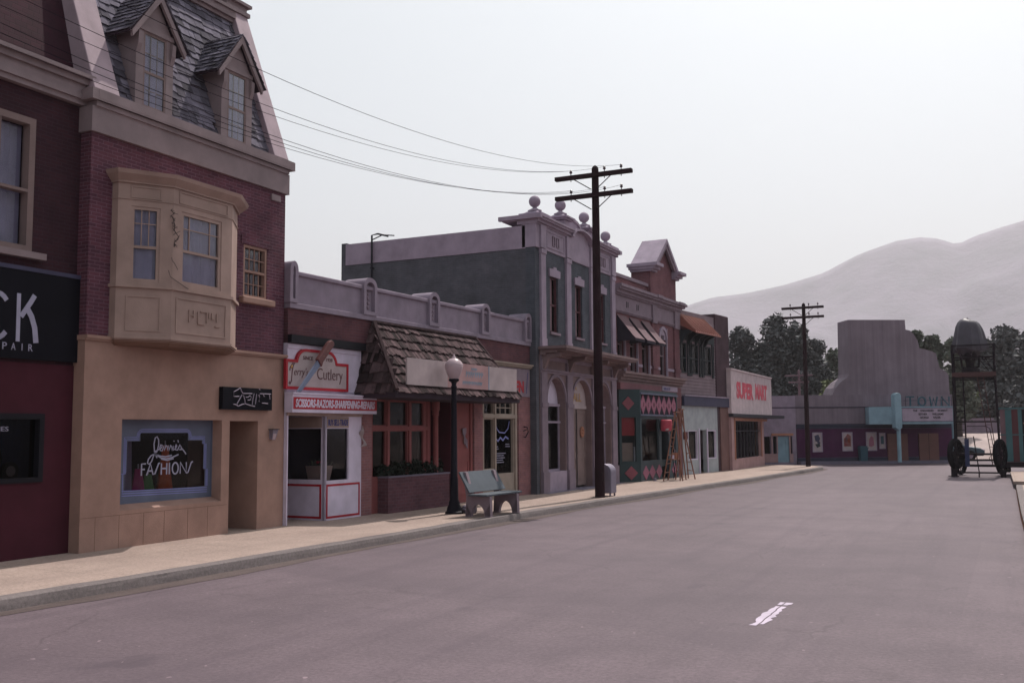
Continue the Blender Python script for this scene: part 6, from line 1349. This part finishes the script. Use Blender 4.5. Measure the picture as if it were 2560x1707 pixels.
TR = [('dark ragged tree at the left end of the grove, next to the brown pier', -19.0, 84, 10.3, 1.5, 1.9, 1.8, 'leaf_dark', 1),
 ('dark tree filling the gap right behind the supermarket fascia', -17.6, 87, 9.3, 1.0, 2.0, 2, 'leaf_dark', 2),
 ('tallest and densest dark tree of the grove left of the far utility pole', -16.2, 84, 11.3, 1.2, 1.8, 1.7, 'leaf_dark', 3),
 ('broad dark tree just right of the tallest one, seen across the far utility pole', -14.6, 84.5, 10.5, 1.2, 1.9, 1.8, 'leaf_dark', 4),
 ('dark tree sloping down at the right side of the grove', -13.4, 86, 9.3, 1.0, 1.6, 1.6, 'leaf_dark', 5),
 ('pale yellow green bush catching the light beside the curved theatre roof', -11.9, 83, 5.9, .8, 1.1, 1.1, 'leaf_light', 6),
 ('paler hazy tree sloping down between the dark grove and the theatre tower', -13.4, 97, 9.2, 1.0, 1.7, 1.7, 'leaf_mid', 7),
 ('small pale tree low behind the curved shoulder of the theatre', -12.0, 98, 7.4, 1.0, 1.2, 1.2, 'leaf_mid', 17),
 ('thin tree poking up right behind the theatre tower', -5.2, 80, 9.3, 3, 1.0, 1.0, 'leaf_mid', 8),
 ('small round treetop above the stepped side of the tower', -4.0, 80, 8.9, 3, .9, .9, 'leaf_mid', 9),
 ('open crowned tree between the theatre tower and the scaffold', -2.4, 80, 8.6, 3.0, 1.2, 1.2, 'leaf_mid', 10),
 ('tree half hidden behind the scaffold tower', -.6, 92, 9.2, 1.5, 1.8, 1.8, 'leaf_dark', 11),
 ('large dark tree just right of the wrapped lamp', 1.0, 90, 9.9, 1.0, 2.0, 2.0, 'leaf_dark', 12),
 ('nearer black green tree at the right edge of the picture', 2.6, 72, 8.0, .8, 1.9, 1.7, 'leaf_dark', 13),
 ('broad dark tree beyond the right edge tree', 3.8, 90, 10.4, 1.0, 2.2, 2.2, 'leaf_dark', 14),
 ('low pale green shrub glowing between the legs of the tower', -1.3, 88, 4.9, 2.2, .7, .7, 'leaf_light', 15),
 ('low dark shrub thicket behind the low grey wall', .2, 88, 5.2, 1.0, 2.2, 1.4, 'leaf_dark', 16)]
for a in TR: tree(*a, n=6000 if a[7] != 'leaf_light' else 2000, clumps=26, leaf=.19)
# distant woods on the lower hill slope
r = random.Random(40); m = MB(W)
for k in range(260):
    a = R(r.uniform(-22, 8)); d = r.uniform(120, 250); x, y = math.sin(a)*d, math.cos(a)*d; s = r.uniform(1.6, 3.2)
    for _ in range(26):
        v = Vector((r.gauss(0, 1), r.gauss(0, 1), r.gauss(0, 1))).normalized()*s*r.uniform(.5, 1); p = Vector((x, y, 1.5+s*.7))+v; u = Vector((r.gauss(0, 1), r.gauss(0, 1), r.gauss(0, 1))).normalized(); w_ = u.orthogonal().normalized(); q = .9*r.uniform(.5, 1.2)
        m.face([tuple(p-u*q), tuple(p+w_*q*.6), tuple(p+u*q), tuple(p-w_*q*.6)])
tag(m.build('distant_wood', 'leaf_mid'), kind='stuff')

# ================================================================ haze
HAZE_D = .00030
m, nt, b = nodes('haze'); nt.nodes.remove(b); pv = nt.nodes.new('ShaderNodeVolumePrincipled')
pv.inputs['Color'].default_value = (.72, .70, .73, 1); pv.inputs['Density'].default_value = HAZE_D; pv.inputs['Anisotropy'].default_value = .35
L(nt, pv.outputs[0], nt.nodes['Material Output'].inputs['Volume']); MATS['haze'] = m
bx = MB(W); bx.box(-3010, 3010, -130, 3210, -12, 560); hz = bx.build('haze', 'haze'); hz['kind'] = 'stuff'
